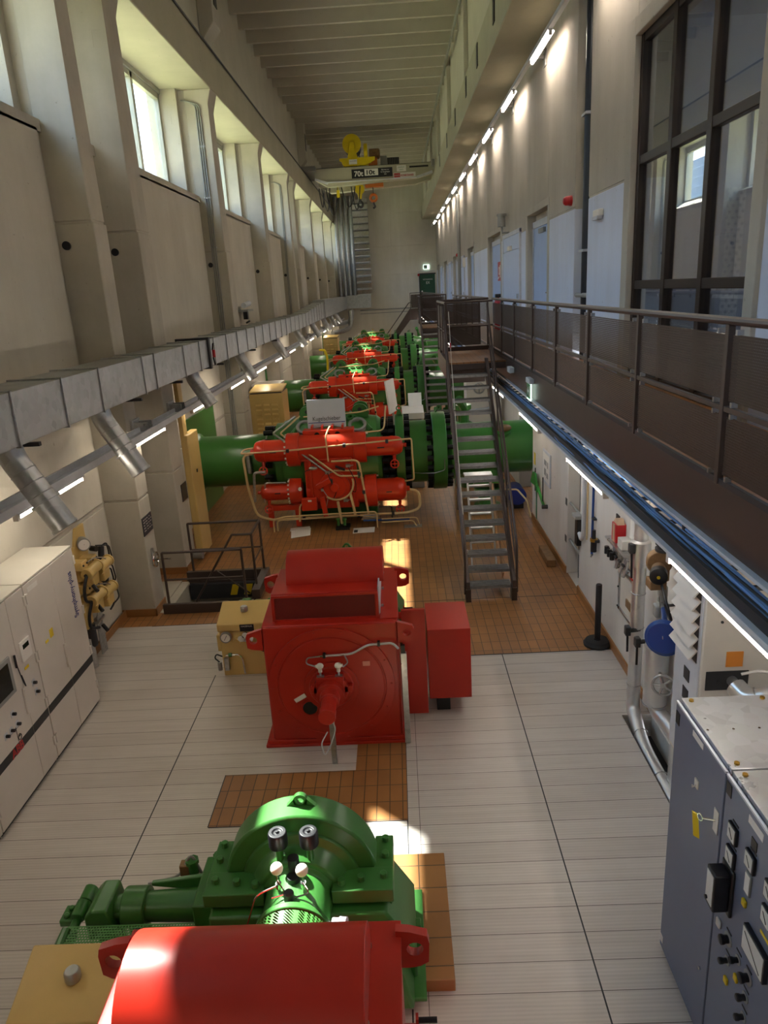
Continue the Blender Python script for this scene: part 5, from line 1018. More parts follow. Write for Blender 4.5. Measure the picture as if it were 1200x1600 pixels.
obj('motor_box', MB().box(-.95, -.5, Y+.4, Y+1.2, 11.0, 11.35), M['orange'], c, .02); obj('cable_box', MB().box(-.35, .0, Y+.9, Y+1.5, 10.98, 11.5), M['grey'], c, .02)
v = obj('resistor_cage', MB().box(-.02, .62, Y+1.5, Y+1.9, 10.98, 11.48), M['dark'], c, .01)
for k in range(7): obj('cage_bar', MB().box(.0+.09*k, .02+.09*k, Y+1.48, Y+1.5, 11.0, 11.46), M['grey'], v)
b = obj('hoist_label', MB().box(-1.92, -1.52, Y+.105, Y+.12, 11.06, 11.28), M['paper'], c); text_part('lettering', 'ACHTUNG', .07, (-1.72, Y+.104, 11.18), (1, 0, 0), (0, 0, 1), M['ink'], b, .001, 'CENTER')
for x, r in ((-1.42, .14), (-1.45, .12)): pass
h = thing('crane_hook', 'yellow hook block hanging below the crane girder', 'hook', (-1.5, 40.9, 9.2))
obj('rope', MB().box(-1.62, -1.58, Y+.85, Y+.95, 10.2, 11.9).box(-1.42, -1.38, Y+.85, Y+.95, 10.2, 11.9), M['dark'], h)
obj('block', MB().lathe((-1.5, Y+.75, 9.98), (0, 1, 0), [(0, .26), (.3, .26)], 20).box(-1.68, -1.32, Y+.78, Y+1.02, 9.95, 10.3).prism([(-1.64, 9.8), (-1.36, 9.8), (-1.44, 9.5), (-1.56, 9.5)], 'y', Y+.82, Y+.98), M['cy'], h, .02)
obj('hook', MB().tube([(-1.5, Y+.9, 9.5), (-1.5, Y+.9, 9.4), (-1.36, Y+.9, 9.28), (-1.42, Y+.9, 9.12), (-1.56, Y+.9, 9.12), (-1.66, Y+.9, 9.24)], .06, 10, .1), M['dark'], h)
h = thing('crane_hook', 'smaller orange hook hanging right of the yellow hook block', 'hook', (-.85, 40.9, 9.5))
obj('hoist', MB().box(-1.2, -.25, Y+.5, Y+.9, 10.0, 10.22), M['orange'], h, .02); obj('chain', MB().box(-.82, -.78, Y+.68, Y+.72, 9.6, 10.0), M['dark'], h)
obj('ring', MB().torus((-.8, Y+.7, 9.5), (0, 1, 0), .16, .07, 20, 8), M['orange'], h); obj('hook', MB().tube([(-.8, Y+.7, 9.3), (-.8, Y+.7, 9.2), (-.72, Y+.7, 9.08), (-.84, Y+.7, 9.0)], .05, 8, .05), M['dark'], h)
for k, (x0, x1_, d) in enumerate([(-3.4, -3.0, 1.1), (-3.2, -2.6, 1.3), (-2.4, -1.7, .95), (-1.9, -1.45, 1.1), (-3.55, -3.3, .9)]):
    o = obj('festoon_cable', MB().tube([(x0+(x1_-x0)*q/10, Y+.3, 10.05-d*(1-(2*q/10-1)**2)) for q in range(11)], .03, 6), M['black']); tag(o, '%s black cable loop hanging under the crane girder from the left' % ORD[[1, 2, 3, 4, 0][k]], 'cable', 'cable loops under the crane')
o = obj('pendant_box', MB().box(-2.65, -2.5, Y+.1, Y+.25, 9.55, 9.9).box(-2.585, -2.565, Y+.16, Y+.18, 9.85, 10.2), M['cy']); tag(o, 'small yellow pendant box on a cable left of the crane hook', 'box')
# ================================================================ right side below the gallery
# grey switchgear cabinets in the lower right corner
def sw_cab(y0, y1, label):
    t = thing('switch_cabinet', label, 'cabinet', (2.1, y0, 0), 'blue grey switch cabinets'); x = 1.78
    obj('body', MB().box(x+.03, 2.41, y0+.003, y1-.003, 0.0, 2.10), M['blue_grey'], t, .004)
    obj('door', MB().box(x, x+.03, y0+.006, y1-.006, .03, 2.12), M['blue_grey'], t, .006)
    obj('door_edge', MB().box(x-.002, x+.012, y0+.006, y1-.006, 2.12, 2.135), M['lgrey'], t)
    obj('lid', MB().box(x+.03, 2.42, y0+.004, y1-.004, 2.10, 2.15), M['alu_top'], t, .004)
    for dx, dy in ((.08, .05), (.08, y1-y0-.05), (.55, .05), (.55, y1-y0-.05)): obj('lid_bolt', MB().cyl((x+dx, y0+dy, 2.15), (x+dx, y0+dy, 2.162), .016, 8), M['brass'], t)
    for k in range(4): obj('lid_screw', MB().cyl((x+.05+.16*k, (y0+y1)/2, 2.15), (x+.05+.16*k, (y0+y1)/2, 2.156), .008, 8), M['chrome'], t)
    return t
x = 1.78
t = sw_cab(3.585, 4.36, 'blue grey switch cabinet with key in its plain door, farther of the pair')
obj('panel_mark', MB().box(x-.004, x, 4.28, 4.34, 1.98, 2.07), M['ink'], t); obj('name_strip', MB().box(x-.003, x, 3.90, 4.06, 2.06, 2.10), M['paper'], t)
h = obj('wall_hook', MB().box(x-.008, x, 3.92, 3.97, 1.75, 1.81).tube([(x-.008, 3.945, 1.77), (x-.03, 3.945, 1.755), (x-.03, 3.945, 1.775)], .005, 6), M['plastic_w'], t)
l = obj('lock_plate', MB().box(x-.006, x, 3.62, 3.68, 1.66, 1.82), M['plastic_w'], t, .002); obj('key', MB().cyl((x-.006, 3.65, 1.745), (x-.07, 3.68, 1.74), .007, 8).torus((x-.08, 3.69, 1.74), (1, .3, 0), .022, .004, 12, 6), M['chrome'], l); obj('key_tag', MB().obox((x-.09, 3.72, 1.66), (.002, .008, 0), (-.012, .016, 0), (0, .02, .07)), M['ygold'], l)
obj('low_screw', MB().cyl((x, 3.68, .56), (x-.012, 3.68, .56), .012, 8), M['chrome'], t); b = obj('corner_mark', MB().box(x-.003, x, 4.30, 4.345, .08, .14), M['paper'], t)
t = sw_cab(2.80, 3.58, 'blue grey switch cabinet with meters and knobs, nearer of the pair')
obj('panel_mark', MB().box(x-.004, x, 3.50, 3.56, 2.02, 2.10), M['ink'], t); obj('name_strip', MB().box(x-.003, x, 3.13, 3.29, 2.04, 2.09), M['paper'], t)
def meter(y0, y1, z0, z1, d=.02, needle=True, name='panel_meter'):
    m_ = obj(name, MB().box(x-d, x, y0, y1, z0, z1), M['black'], t, .004)
    obj('meter_face', MB().box(x-d-.003, x-d, y0+.010, y1-.010, z0+.012, z1-.010), M['mirror'], m_)
    if needle: obj('meter_needle', MB().bar((x-d-.004, y0+.03, z0+.03), (x-d-.004, y1-.03, z1-.03), .002, .004, (1, 0, 0)), M['ink'], m_)
meter(3.375, 3.475, 1.79, 1.90); meter(3.375, 3.475, 1.63, 1.74); meter(3.165, 3.265, 1.79, 1.90); meter(2.95, 3.05, 1.79, 1.90); meter(2.95, 3.05, 1.63, 1.74)
obj('black_plate', MB().box(x-.004, x, 3.18, 3.24, 1.93, 1.99), M['ink'], t)
for y, z in ((3.42, 1.915), (3.42, 1.755), (3.21, 1.915)): obj('scale_strip', MB().box(x-.003, x, y-.035, y+.035, z-.006, z+.006), M['ink'], t)
b = obj('relay_box', MB().box(x-.02, x, 3.36, 3.50, 1.30, 1.62).box(x-.11, x-.02, 3.375, 3.485, 1.33, 1.59), M['black'], t, .008); obj('relay_window', MB().box(x-.113, x-.11, 3.39, 3.47, 1.36, 1.57), M['mirror'], b); obj('relay_knob', MB().cyl((x-.11, 3.45, 1.38), (x-.125, 3.45, 1.38), .012, 8), M['black'], b)
b = obj('white_indicator', MB().box(x-.012, x, 3.19, 3.25, 1.62, 1.76), M['grey'], t, .003); obj('indicator_face', MB().box(x-.014, x-.012, 3.195, 3.245, 1.63, 1.75), M['paper'], b)
for y, z in ((3.235, 1.545), (3.34, .86), (3.235, 1.0)): obj('yellow_lamp', MB().box(x-.016, x, y-.02, y+.02, z-.022, z+.022), M['ygold'], t, .005)
obj('oval_lamp', MB().box(x-.02, x, 3.46, 3.51, 1.11, 1.17), M['off'], t, .012)
for y, z, r in ((3.37, 1.14, .03), (3.355, .995, .02), (3.24, 1.13, .02), (3.12, 1.14, .03), (3.125, .99, .022), (3.12, .85, .02)):
    k = obj('control_switch', MB().lathe((x, y, z), (-1, 0, 0), [(0, r*1.5), (.006, r*1.5), (.006, r*.6)], 16), M['grey'], t); obj('switch_knob', MB().lathe((x-.006, y, z), (-1, 0, 0), [(0, r*.8), (.02, r*.8), (.03, r), (.045, r), (.05, r*.7)], 14), M['black'], k)
    obj('scale_strip', MB().box(x-.003, x, y-.03, y+.03, z+.05, z+.06), M['ink'], t)
meter(2.94, 3.18, 1.30, 1.47, .03, True, 'large_meter'); obj('yellow_strip', MB().box(x-.003, x, 2.92, 3.06, 1.53, 1.55), M['ygold'], t)
# insulated pipes with their fittings
t = thing('insulated_pipe', 'outer aluminium clad pipe dropping to the floor channel beside the right wall', 'pipe', (2.575, 7.6, 0))
obj('riser', MB().cyl((2.575, 7.55, .22), (2.575, 7.55, 2.90), .075, 20), M['clad'], t); obj('wide_sleeve', MB().lathe((2.575, 7.55, 1.83), (0, 0, 1), [(0, .076), (0, .11), (.28, .11), (.30, .076)], 24), M['clad'], t)
obj('elbow', MB().tube([(2.575, 7.55, .3), (2.575, 7.55, .02), (2.51, 7.0, -.08), (2.505, 4.8, -.14)], .078, 16, .22, 6), M['clad'], t)
for z in (.35, 1.08, 1.5): obj('joint_band', MB().torus((2.575, 7.55, z), (0, 0, 1), .077, .006, 20, 6), M['galv'], t)
for p in ((2.53, 7.1, -.035), (2.515, 6.4, -.08), (2.51, 5.9, -.1)): obj('joint_band', MB().torus(p, (0, 1, -.05), .079, .006, 20, 6), M['galv'], t)
t = thing('insulated_pipe', 'inner clad pipe with pump, strainer and blue membrane valve on the right wall', 'pipe', (2.66, 6.9, 0))
X_, Y_ = 2.62, 6.95
obj('riser', MB().cyl((X_, Y_, 2.33), (X_, Y_, 2.95), .08, 20), M['clad'], t); obj('pipe_flange', MB().lathe((X_, Y_, 2.22), (0, 0, 1), [(0, .05), (0, .10), (.03, .10), (.03, .085), (.07, .085), (.07, .10), (.10, .10), (.11, .06)], 24), M['dark'], t)
obj('pump_body', MB().lathe((X_-.06, Y_-.02, 2.10), (-.25, -1, 0), [(-.12, .06), (-.1, .12), (.0, .13), (.03, .12)], 24).cyl((X_, Y_, 1.9), (X_, Y_, 2.24), .055, 14), M['rust'], t, .006)
obj('pump_motor', MB().lathe((X_-.1, Y_-.12, 2.08), (-.35, -1, -.05), [(0, .07), (.12, .075)], 20).box(X_-.22, X_-.06, Y_-.26, Y_-.1, 1.9, 2.0), M['rust'], t, .01); d = Vector((-.35, -1, -.05)).normalized(); e = Vector((X_-.1, Y_-.12, 2.08))+d*.12
obj('motor_cap', MB().lathe(e, d, [(0, .085), (.09, .085), (.10, .07)], 24), M['black'], t); obj('cap_button', MB().cyl(e+d*.10, e+d*.11, .016, 12), M['ygold'], t)
obj('valve_actuator', MB().cyl((X_-.02, Y_-.05, 1.68), (X_-.02, Y_-.05, 1.86), .05, 14).box(X_-.1, X_+.04, Y_-.12, Y_+.0, 1.52, 1.66), M['grey'], t, .02); obj('valve_yoke', MB().cyl((X_-.0, Y_-.02, 1.35), (X_-.0, Y_-.02, 1.55), .07, 14, .05), M['galv'], t); obj('green_valve', MB().lathe((X_, Y_, 1.20), (0, 0, 1), [(0, .06), (.02, .09), (.12, .09), (.14, .06)], 18), M['green'], t)
obj('strainer_jacket', MB().cyl((X_+.0, Y_+.05, .42), (X_+.0, Y_+.05, 1.15), .125, 28), M['clad'], t)
for z in (.44, 1.12): obj('joint_band', MB().torus((X_, Y_+.05, z), (0, 0, 1), .127, .006, 24, 6), M['galv'], t)
obj('lower_pipe', MB().tube([(X_+.0, Y_+.05, .42), (X_+.03, Y_-.02, .34), (2.70, 6.7, .30), (2.72, 5.2, .20)], .085, 16, .15, 6), M['clad'], t)
obj('shut_off_wheel', MB().wheel((X_-.10, Y_-.42, .93), (-.3, -1, .3), .10, .014, 5), M['galv'], t); obj('wheel_stem', MB().cyl((X_-.10, Y_-.42, .93), (X_, Y_-.05, .86), .02, 10), M['galv'], t); 
d = Vector((-.5, -.85, .15)).normalized(); b0 = Vector((2.42, 6.32, 1.57))
obj('membrane_housing', MB().lathe(b0-d*.05, d, [(0, .05), (.01, .16), (.035, .18), (.05, .18), (.06, .16), (.075, .15), (.085, .03)], 36), M['blue'], t, .003)
obj('membrane_stem', MB().cyl(b0-d*.04, (X_-.02, Y_-.1, 1.62), .035, 12), M['blue'], t); obj('membrane_label', MB().obox(b0+d*.037+Vector((0, 0, -.09)), d.cross(Vector((0, 0, 1))).normalized()*.05, (0, 0, .022), d*.003), M['paper'], t); obj('impulse_line', MB().cyl(b0+d*.05, b0+d*.03+Vector((.05, .3, .3)), .006, 6), M['chrome'], t)
obj('motor_lead', MB().tube([(2.5, 6.7, 2.0), (2.45, 6.4, 1.9), (2.5, 6.35, 1.72), (2.56, 6.6, 1.66), (2.55, 6.7, 1.76), (2.5, 6.45, 1.84), (2.58, 6.2, 2.0), (2.60, 6.3, 2.5)], .014, 8, .1), M['black'], t)
for p, q in (((2.46, 7.5, 2.05), (2.46, 7.46, 1.72)), ((2.45, 7.48, 1.07), (2.45, 7.46, .82)), ((2.47, 7.2, 1.07), (2.47, 7.19, .80))):
    hb = obj('lever_valve', MB().cyl(p, (2.6, p[1]+.02, p[2]), .025, 10).box(p[0]-.03, p[0]+.03, p[1]-.04, p[1]+.04, p[2]-.05, p[2]+.06), M['dark'], t, .01); obj('lever', MB().bar(p, q, .022, .012), M['black'], hb)
obj('red_lever_tip', MB().box(2.455, 2.465, 7.42, 7.5, 1.70, 1.72), M['sred'], t)
t = thing('insulated_pipe', 'slim clad riser pipe between the blue valve and the louvred unit', 'pipe', (2.60, 6.3, 0)); obj('riser', MB().cyl((2.60, 6.3, -.3), (2.60, 6.3, 2.95), .062, 18), M['clad'], t)
for z in (2.3, 1.62, .9): obj('joint_band', MB().torus((2.6, 6.3, z), (0, 0, 1), .064, .005, 18, 6), M['galv'], t)
# manifold, box shelf and framed board on the wall
t = thing('valve_manifold', 'small steel valve manifold with black caps on the right wall', 'manifold', (2.7, 8.6, 1.4))
obj('frame', MB().box(2.70, 2.77, 8.1, 9.0, 1.36, 1.39).box(2.70, 2.77, 8.1, 9.0, 1.62, 1.65).box(2.70, 2.77, 8.97, 9.0, 1.36, 1.65), M['galv'], t); obj('header_pipe', MB().cyl((2.66, 8.1, 1.5), (2.66, 9.02, 1.5), .028, 10), M['chrome'], t)
for k in range(3): obj('cap', MB().cyl((2.62, 8.98-.12*k, 1.44), (2.62, 8.98-.12*k, 1.54), .03, 10), M['black'], t)
for k in range(3): obj('cock', MB().cyl((2.6, 8.5-.15*k, 1.42), (2.66, 8.5-.15*k, 1.62), .022, 10), M['galv'], t); obj('cock_lever', MB().box(2.57, 2.6, 8.42-.15*k, 8.5-.15*k, 1.58, 1.6), M['dark'], t)
t = thing('framed_board', 'clear framed notice board behind the clad pipe on the right wall', 'board', (2.75, 8.5, .75))
obj('frame', MB().box(2.735, 2.77, 8.2, 8.80, 1.30, 1.33).box(2.735, 2.77, 8.2, 8.80, .74, .77).box(2.735, 2.77, 8.77, 8.80, .74, 1.33).box(2.735, 2.77, 8.2, 8.23, .74, 1.33), M['galv'], t); obj('sheet', MB().box(2.755, 2.765, 8.23, 8.77, .77, 1.30), M['off'], t); obj('spare_part', MB().box(2.74, 2.755, 8.3, 8.5, .9, 1.0), M['rust'], t)
for z in (.78, 1.05, 1.31): obj('corner_screw', MB().cyl((2.735, 8.785, z), (2.72, 8.785, z), .012, 8), M['dark'], t)
t = thing('carton', 'red and brown carton standing on the small shelf on the right wall', 'carton', (2.70, 8.75, 1.68)); obj('box', MB().box(2.64, 2.77, 8.68, 8.86, 1.68, 1.92), M['sred'], t, .004); obj('brown_face', MB().box(2.638, 2.64, 8.73, 8.81, 1.68, 1.92).prism([(8.68, 1.92), (8.86, 1.92), (8.80, 1.98), (8.74, 1.98)], 'x', 2.66, 2.75), M['wood'], t)
o = obj('shelf', MB().box(2.60, 2.77, 8.2, 9.02, 1.655, 1.675), M['galv']); tag(o, 'narrow galvanised shelf carrying the red carton on the right wall', 'shelf')
o = obj('grey_plate', MB().box(2.755, 2.77, 8.95, 9.08, 1.72, 1.95), M['dark']); tag(o, 'dark grey plate on the wall left of the red carton', 'plate')
o = obj('paper_notice', MB().box(2.76, 2.77, 8.3, 8.5, 1.82, 2.08), M['paper']); tag(o, 'white paper notice on the wall right of the red carton', 'notice')
o = obj('carton', MB().box(2.64, 2.77, 8.42, 8.60, 1.676, 1.80), M['off'], None, .006); tag(o, 'small white carton on the shelf right of the red one', 'carton')
t = thing('air_line', 'blue vertical compressed air pipe on the white right wall', 'pipe', (2.74, 10.1, 1)); obj('pipe', MB().cyl((2.735, 10.12, .98), (2.735, 10.12, 2.9), .018, 10), M['blue'], t)
for z in (1.12, 1.55): obj('clamp', MB().box(2.72, 2.77, 10.02, 10.14, z, z+.025), M['dark'], t)
obj('outlet_tap', MB().cyl((2.735, 10.12, 1.0), (2.70, 10.02, 1.0), .014, 8), M['galv'], t)
t = thing('air_regulator', 'black and brass air regulator on the white wall beside the blue pipe', 'regulator', (2.7, 9.9, 1.25)); obj('bowl', MB().cyl((2.70, 9.9, 1.12), (2.70, 9.9, 1.28), .045, 14), M['black'], t, .006); obj('ring', MB().cyl((2.70, 9.9, 1.28), (2.70, 9.9, 1.32), .055, 14), M['brass'], t); obj('knob', MB().cyl((2.70, 9.9, 1.32), (2.70, 9.9, 1.45), .028, 12), M['black'], t); obj('bracket', MB().box(2.70, 2.77, 9.84, 9.95, 1.27, 1.31), M['dark'], t)
t = thing('grey_drain_pipe', 'light grey plastic pipe with bend at the edge of the wall recess', 'pipe', (2.73, 10.75, .9)); obj('pipe', MB().tube([(2.73, 10.62, 2.95), (2.73, 10.62, 1.15), (2.73, 10.72, 1.0), (2.73, 10.86, 1.08)], .03, 10, .1), M['lgrey'], t); obj('thin_pipe', MB().cyl((2.75, 10.48, 1.1), (2.75, 10.48, 2.95), .012, 8), M['beige'], t)
for k, (xx, yy_, r) in enumerate(((2.95, 11.15, .06), (3.02, 11.4, .05), (2.95, 11.62, .035))):
    o = obj('recess_pipe', MB().cyl((xx, yy_, 0), (xx, yy_, 3.25), r, 12), M['dark'] if k else M['black']); tag(o, 'dark vertical pipe in the wall recess, %s from the near side' % ORD[k], 'pipe', 'dark pipes in the wall recess')
t = thing('barrier_bar', 'pair of grey bars across the dark wall recess', 'bar', (2.8, 11.4, .7))
for z in (1.28, .62): obj('bar', MB().cyl((2.82, 10.98, z), (2.82, 11.9, z), .022, 8), M['grey'], t); obj('socket', MB().box(2.765, 2.79, 11.87, 11.99, z-.06, z+.06), M['black'], t)
o = obj('pipe_coupling', MB().torus((2.84, 11.25, 1.02), (0, 1, .2), .05, .022, 14, 8).torus((2.84, 11.28, .97), (0, 1, .2), .045, .02, 14, 8), M['sred']); tag(o, 'red coupling hanging in the wall recess', 'coupling')
o = obj('pipe_coupling', MB().cyl((2.84, 11.3, 1.06), (2.84, 11.3, 1.16), .05, 12), M['blue']); tag(o, 'blue coupling just above the red one in the wall recess', 'coupling')
t = thing('switch_box', 'grey topped black box mounted at the wall recess', 'box', (2.74, 10.95, .9)); obj('box', MB().box(2.70, 2.80, 10.88, 11.04, .85, 1.30), M['black'], t, .01); obj('hood', MB().box(2.66, 2.80, 10.84, 11.08, 1.30, 1.36), M['grey'], t, .01)
t = thing('framed_plan', 'framed plan with dark diagram on the white right wall', 'picture', (2.76, 13.6, 1.2)); obj('frame', MB().box(2.745, 2.77, 13.2, 13.88, 1.16, 1.80), M['lgrey'], t, .004); obj('sheet', MB().box(2.742, 2.745, 13.25, 13.83, 1.21, 1.75), M['paper'], t)
for a, b, c, d_ in ((13.35, 13.5, 1.3, 1.4), (13.55, 13.72, 1.32, 1.45), (13.36, 13.44, 1.5, 1.62), (13.5, 13.72, 1.52, 1.62)): obj('diagram', MB().box(2.740, 2.742, a, b, c, d_), M['grey'], t)
t = thing('lever_handle', 'green lever with flag plate on the white right wall below the plan', 'lever', (2.7, 14.1, .9)); obj('lever', MB().bar((2.70, 13.5, .72), (2.70, 14.35, 1.02), .05, .035), M['flag'], t, .006); obj('flag_plate', MB().prism([(14.2, .95), (14.75, .90), (14.5, 1.18), (14.25, 1.2), (14.1, .85)], 'x', 2.66, 2.70), M['flag'], t, .004); obj('pivot', MB().cyl((2.77, 13.5, .72), (2.66, 13.5, .72), .04, 12), M['dark'], t)
for y in (13.62, 14.4): obj('pin', MB().cyl((2.70, y, .8), (2.70, y, 1.28), .012, 8), M['dark'], t)
o = obj('timber_block', MB().box(2.50, 2.66, 12.15, 12.95, 0, .14), M['rust'], None, .012); tag(o, 'weathered timber block lying by the right wall behind the stair', 'timber')
o = obj('yellow_tag', MB().box(2.76, 2.77, 14.75, 14.9, 1.25, 1.5), M['ygold']); tag(o, 'small yellow tag at the far corner of the white wall', 'tag')
o = obj('junction_box', MB().box(2.70, 2.77, 13.75, 13.98, 2.35, 2.55), M['grey'], None, .008); tag(o, 'small grey box on the wall above the framed plan', 'box')
o = obj('door_slot', MB().box(2.762, 2.77, 14.55, 14.66, .1, .95), M['sgreen']); tag(o, 'narrow green glass slot low on the white wall near its far corner', 'window slot')
t = thing('pump_motor', 'dark blue motor under the outlet pipe beyond the near stair', 'motor', (2.3, 16.2, 0)); obj('body', MB().cyl((2.56, 15.75, .3), (2.56, 16.3, .3), .2, 20), M['navy'], t); obj('foot', MB().box(2.42, 2.7, 15.8, 16.25, 0, .12), M['black'], t)
o = obj('drain_pipe', MB().tube([(2.2, 15.5, .55), (2.5, 15.45, .55), (2.68, 15.2, .35), (2.74, 15.15, .0)], .02, 8, .05), M['beige']); tag(o, 'thin beige pipe bending down at the corner below the outlet pipe', 'pipe')
# bollard
t = thing('barrier_post', 'black barrier post on a round rubber base', 'post', (2.6, 9.2, 0)); obj('base', MB().lathe((2.6, 9.2, 0), (0, 0, 1), [(0, .185), (.03, .19), (.05, .175), (.075, .16), (.085, .06)], 32), M['rubber'], t); obj('pole', MB().lathe((2.6, 9.2, .07), (0, 0, 1), [(0, .05), (.03, .05), (.03, .042), (.83, .042), (.84, .035)], 18), M['black'], t)
# louvred ventilation unit and its clad pipe
t = thing('ventilation_unit', 'cream and white ventilation unit with louvres at the right frame edge', 'ventilation unit', (2.8, 5.6, 0))
obj('body', MB().box(2.46, 3.38, 5.55, 6.12, .55, 2.6), M['off'], t, .008); obj('side_panel', MB().box(2.445, 2.46, 5.58, 6.10, .6, 2.55), M['lgrey'], t, .004)
for y in (5.6, 6.06): obj('leg', MB().box(3.28, 3.34, y-.03, y+.03, -.3, .55), M['dark'], t)
obj('wall_frame', MB().box(3.3, 3.4, 5.6, 6.06, .6, 2.5), M['dark'], t)
obj('louvre_gap_shade', MB().box(2.44, 2.446, 5.62, 6.07, 1.68, 2.45), M['dark'], t)  # dark sheet added to paint the shade in the gaps between blades
for k in range(6): obj('louvre_blade', MB().obox((2.405, 5.84, 2.34-.115*k), (-.034, 0, -.042), (0, .23, 0), (.005, 0, -.004)), M['white'], t)
for z in (1.42, 1.22): obj('control_panel', MB().box(2.437, 2.445, 5.74, 5.86, z, z+.12), M['dark'], t, .003)
obj('orange_label', MB().box(2.66, 2.80, 5.542, 5.55, 1.68, 1.82), M['label_or'], t); obj('blank_plate', MB().box(2.50, 2.86, 5.54, 5.55, 1.46, 1.64), M['dark'], t, .003); obj('pipe_spigot', MB().cyl((2.72, 5.55, 1.55), (2.72, 5.45, 1.55), .045, 12), M['galv'], t)
f = obj('hatch', MB().box(2.72, 3.3, 5.538, 5.55, 2.20, 2.56), M['off'], t, .004); obj('hatch_frame', MB().box(2.70, 3.32, 5.53, 5.545, 2.18, 2.20).box(2.70, 2.72, 5.53, 5.545, 2.18, 2.58), M['white'], f)
for z in (2.1, 1.55): obj('screw', MB().cyl((2.60, 5.55, z), (2.60, 5.54, z), .012, 8), M['dark'], t)
t = thing('insulated_pipe', 'short clad pipe rising right from the ventilation unit plate', 'pipe', (2.75, 5.4, 1.55)); obj('pipe', MB().tube([(2.70, 5.42, 1.56), (2.74, 5.28, 1.52), (2.86, 5.2, 1.58), (3.2, 4.9, 2.15), (3.3, 4.8, 2.6)], .085, 18, .1), M['clad'], t)
for p, d in (((2.80, 5.25, 1.55), (1, -.4, .5)), ((3.02, 5.06, 1.85), (.5, -.4, .8))): obj('joint_band', MB().torus(p, d, .088, .006, 20, 6), M['galv'], t)
o = obj('lead', MB().tube([(2.75, 5.45, 1.66), (2.9, 5.4, 1.72), (3.1, 5.3, 1.66)], .012, 6, .1), M['white']); tag(o, 'thin white cable in front of the ventilation unit plate', 'cable')
# machines half hidden behind the near stair
t = thing('control_cubicle', 'white equipment cubicle seen between the treads of the near stair', 'cabinet', (2.2, 20, 0)); obj('body', MB().box(1.85, 2.7, 20.0, 20.7, .6, 2.6), M['off'], t, .02); obj('hopper', MB().prism([(1.85, .9), (2.7, .9), (2.5, .3), (2.1, .3)], 'y', 19.9, 20.6), M['white'], t, .01); obj('leg', MB().box(2.1, 2.5, 20.1, 20.5, 0, .35), M['grey'], t)
obj('hand_wheel', MB().wheel((2.2, 19.95, 2.2), (0, -1, 0), .14, .02), M['galv'], t); obj('pipe', MB().tube([(1.9, 19.95, 1.6), (2.5, 19.95, 1.65), (2.62, 19.95, 2.2)], .03, 8, .08), M['lgrey'], t)
t = thing('green_pump', 'bright green pump standing beyond the outlet pipe behind the near stair', 'pump', (1.6, 18.2, 0)); obj('base', MB().box(1.35, 1.85, 17.9, 18.5, 0, 1.3), M['green'], t, .02); obj('body', MB().lathe((1.6, 18.2, 1.3), (0, 0, 1), [(0, .22), (.3, .22), (.34, .14), (.6, .14), (.64, .2), (.75, .2)], 20), M['green_pipe'], t); obj('outlet', MB().cyl((1.6, 18.15, 1.5), (1.6, 17.85, 1.5), .12, 14), M['green_pipe'], t)
t = thing('wall_bracket', 'small grey bracket with black fitting on the left wall above the duct', 'bracket', (-4.6, 22.3, 4.4)); obj('shelf', MB().box(-4.66, -4.3, 22.0, 22.9, 4.52, 4.58), M['grey'], t); obj('pipe', MB().cyl((-4.4, 22.0, 4.7), (-4.4, 22.8, 4.75), .08, 12), M['lgrey'], t); obj('fitting', MB().box(-4.5, -4.38, 22.3, 22.5, 4.3, 4.52).cyl((-4.44, 22.4, 4.2), (-4.30, 22.1, 4.25), .03, 8), M['black'], t)
t = thing('fire_damper', 'fire damper with dark gap and red handle on the left duct', 'damper', (-3.8, 14.0, 3.7)); obj('collar', MB().box(-4.14, -3.51, 13.88, 14.0, 3.66, 4.24), M['dark'], t, .004); obj('red_handle', MB().cyl((-3.48, 14.06, 3.86), (-3.48, 14.06, 4.0), .03, 10), M['sred'], t); obj('lever', MB().tube([(-3.5, 14.06, 4.0), (-3.46, 14.0, 4.12)], .015, 6).tube([(-3.5, 14.06, 3.86), (-3.47, 14.04, 3.72)], .015, 6), M['black'], t)
# ================================================================ fittings on the gallery wall and fascia
t = thing('exit_sign_lamp', 'green lit escape sign lamp on the gallery edge beam', 'exit sign', (2.04, 11.4, 3.3)); obj('housing', MB().box(2.0, 2.075, 11.2, 11.52, 3.40, 3.48), M['lgrey'], t, .01); p = obj('sign_plate', MB().box(2.02, 2.04, 11.2, 11.52, 3.14, 3.40), M['exit_glow'], t)
obj('green_field', MB().box(2.015, 2.02, 11.22, 11.50, 3.17, 3.39), M['sgreen'], p); obj('arrow', MB().prism([(11.46, 3.28), (11.40, 3.34), (11.40, 3.22)], 'x', 2.011, 2.015).box(2.011, 2.015, 11.33, 11.41, 3.265, 3.295).box(2.011, 2.015, 11.24, 11.30, 3.2, 3.36), M['paper'], p)
t = thing('emergency_lamp', 'small white emergency lamp on the beam above the tray by the stair', 'lamp', (2.05, 13.2, 3.3)); obj('housing', MB().box(1.99, 2.075, 13.1, 13.4, 3.36, 3.46), M['lgrey'], t, .012)
t = thing('emergency_lamp', 'white emergency lamp on the painted gallery wall by the window', 'lamp', (3.24, 12.2, 5.9)); obj('housing', MB().box(3.22, 3.3, 12.1, 12.45, 5.82, 5.92), M['plastic_w'], t, .01); obj('lens', MB().prism([(12.1, 5.82), (12.45, 5.82), (12.43, 5.77), (12.12, 5.77)], 'x', 3.2, 3.28), M['lgrey'], t)
t = thing('emergency_lamp', 'white emergency lamp above the pale blue panel door', 'lamp', (3.24, 21.2, 5.8)); obj('housing', MB().box(3.2, 3.27, 21.0, 21.4, 5.74, 5.86), M['plastic_w'], t, .01)
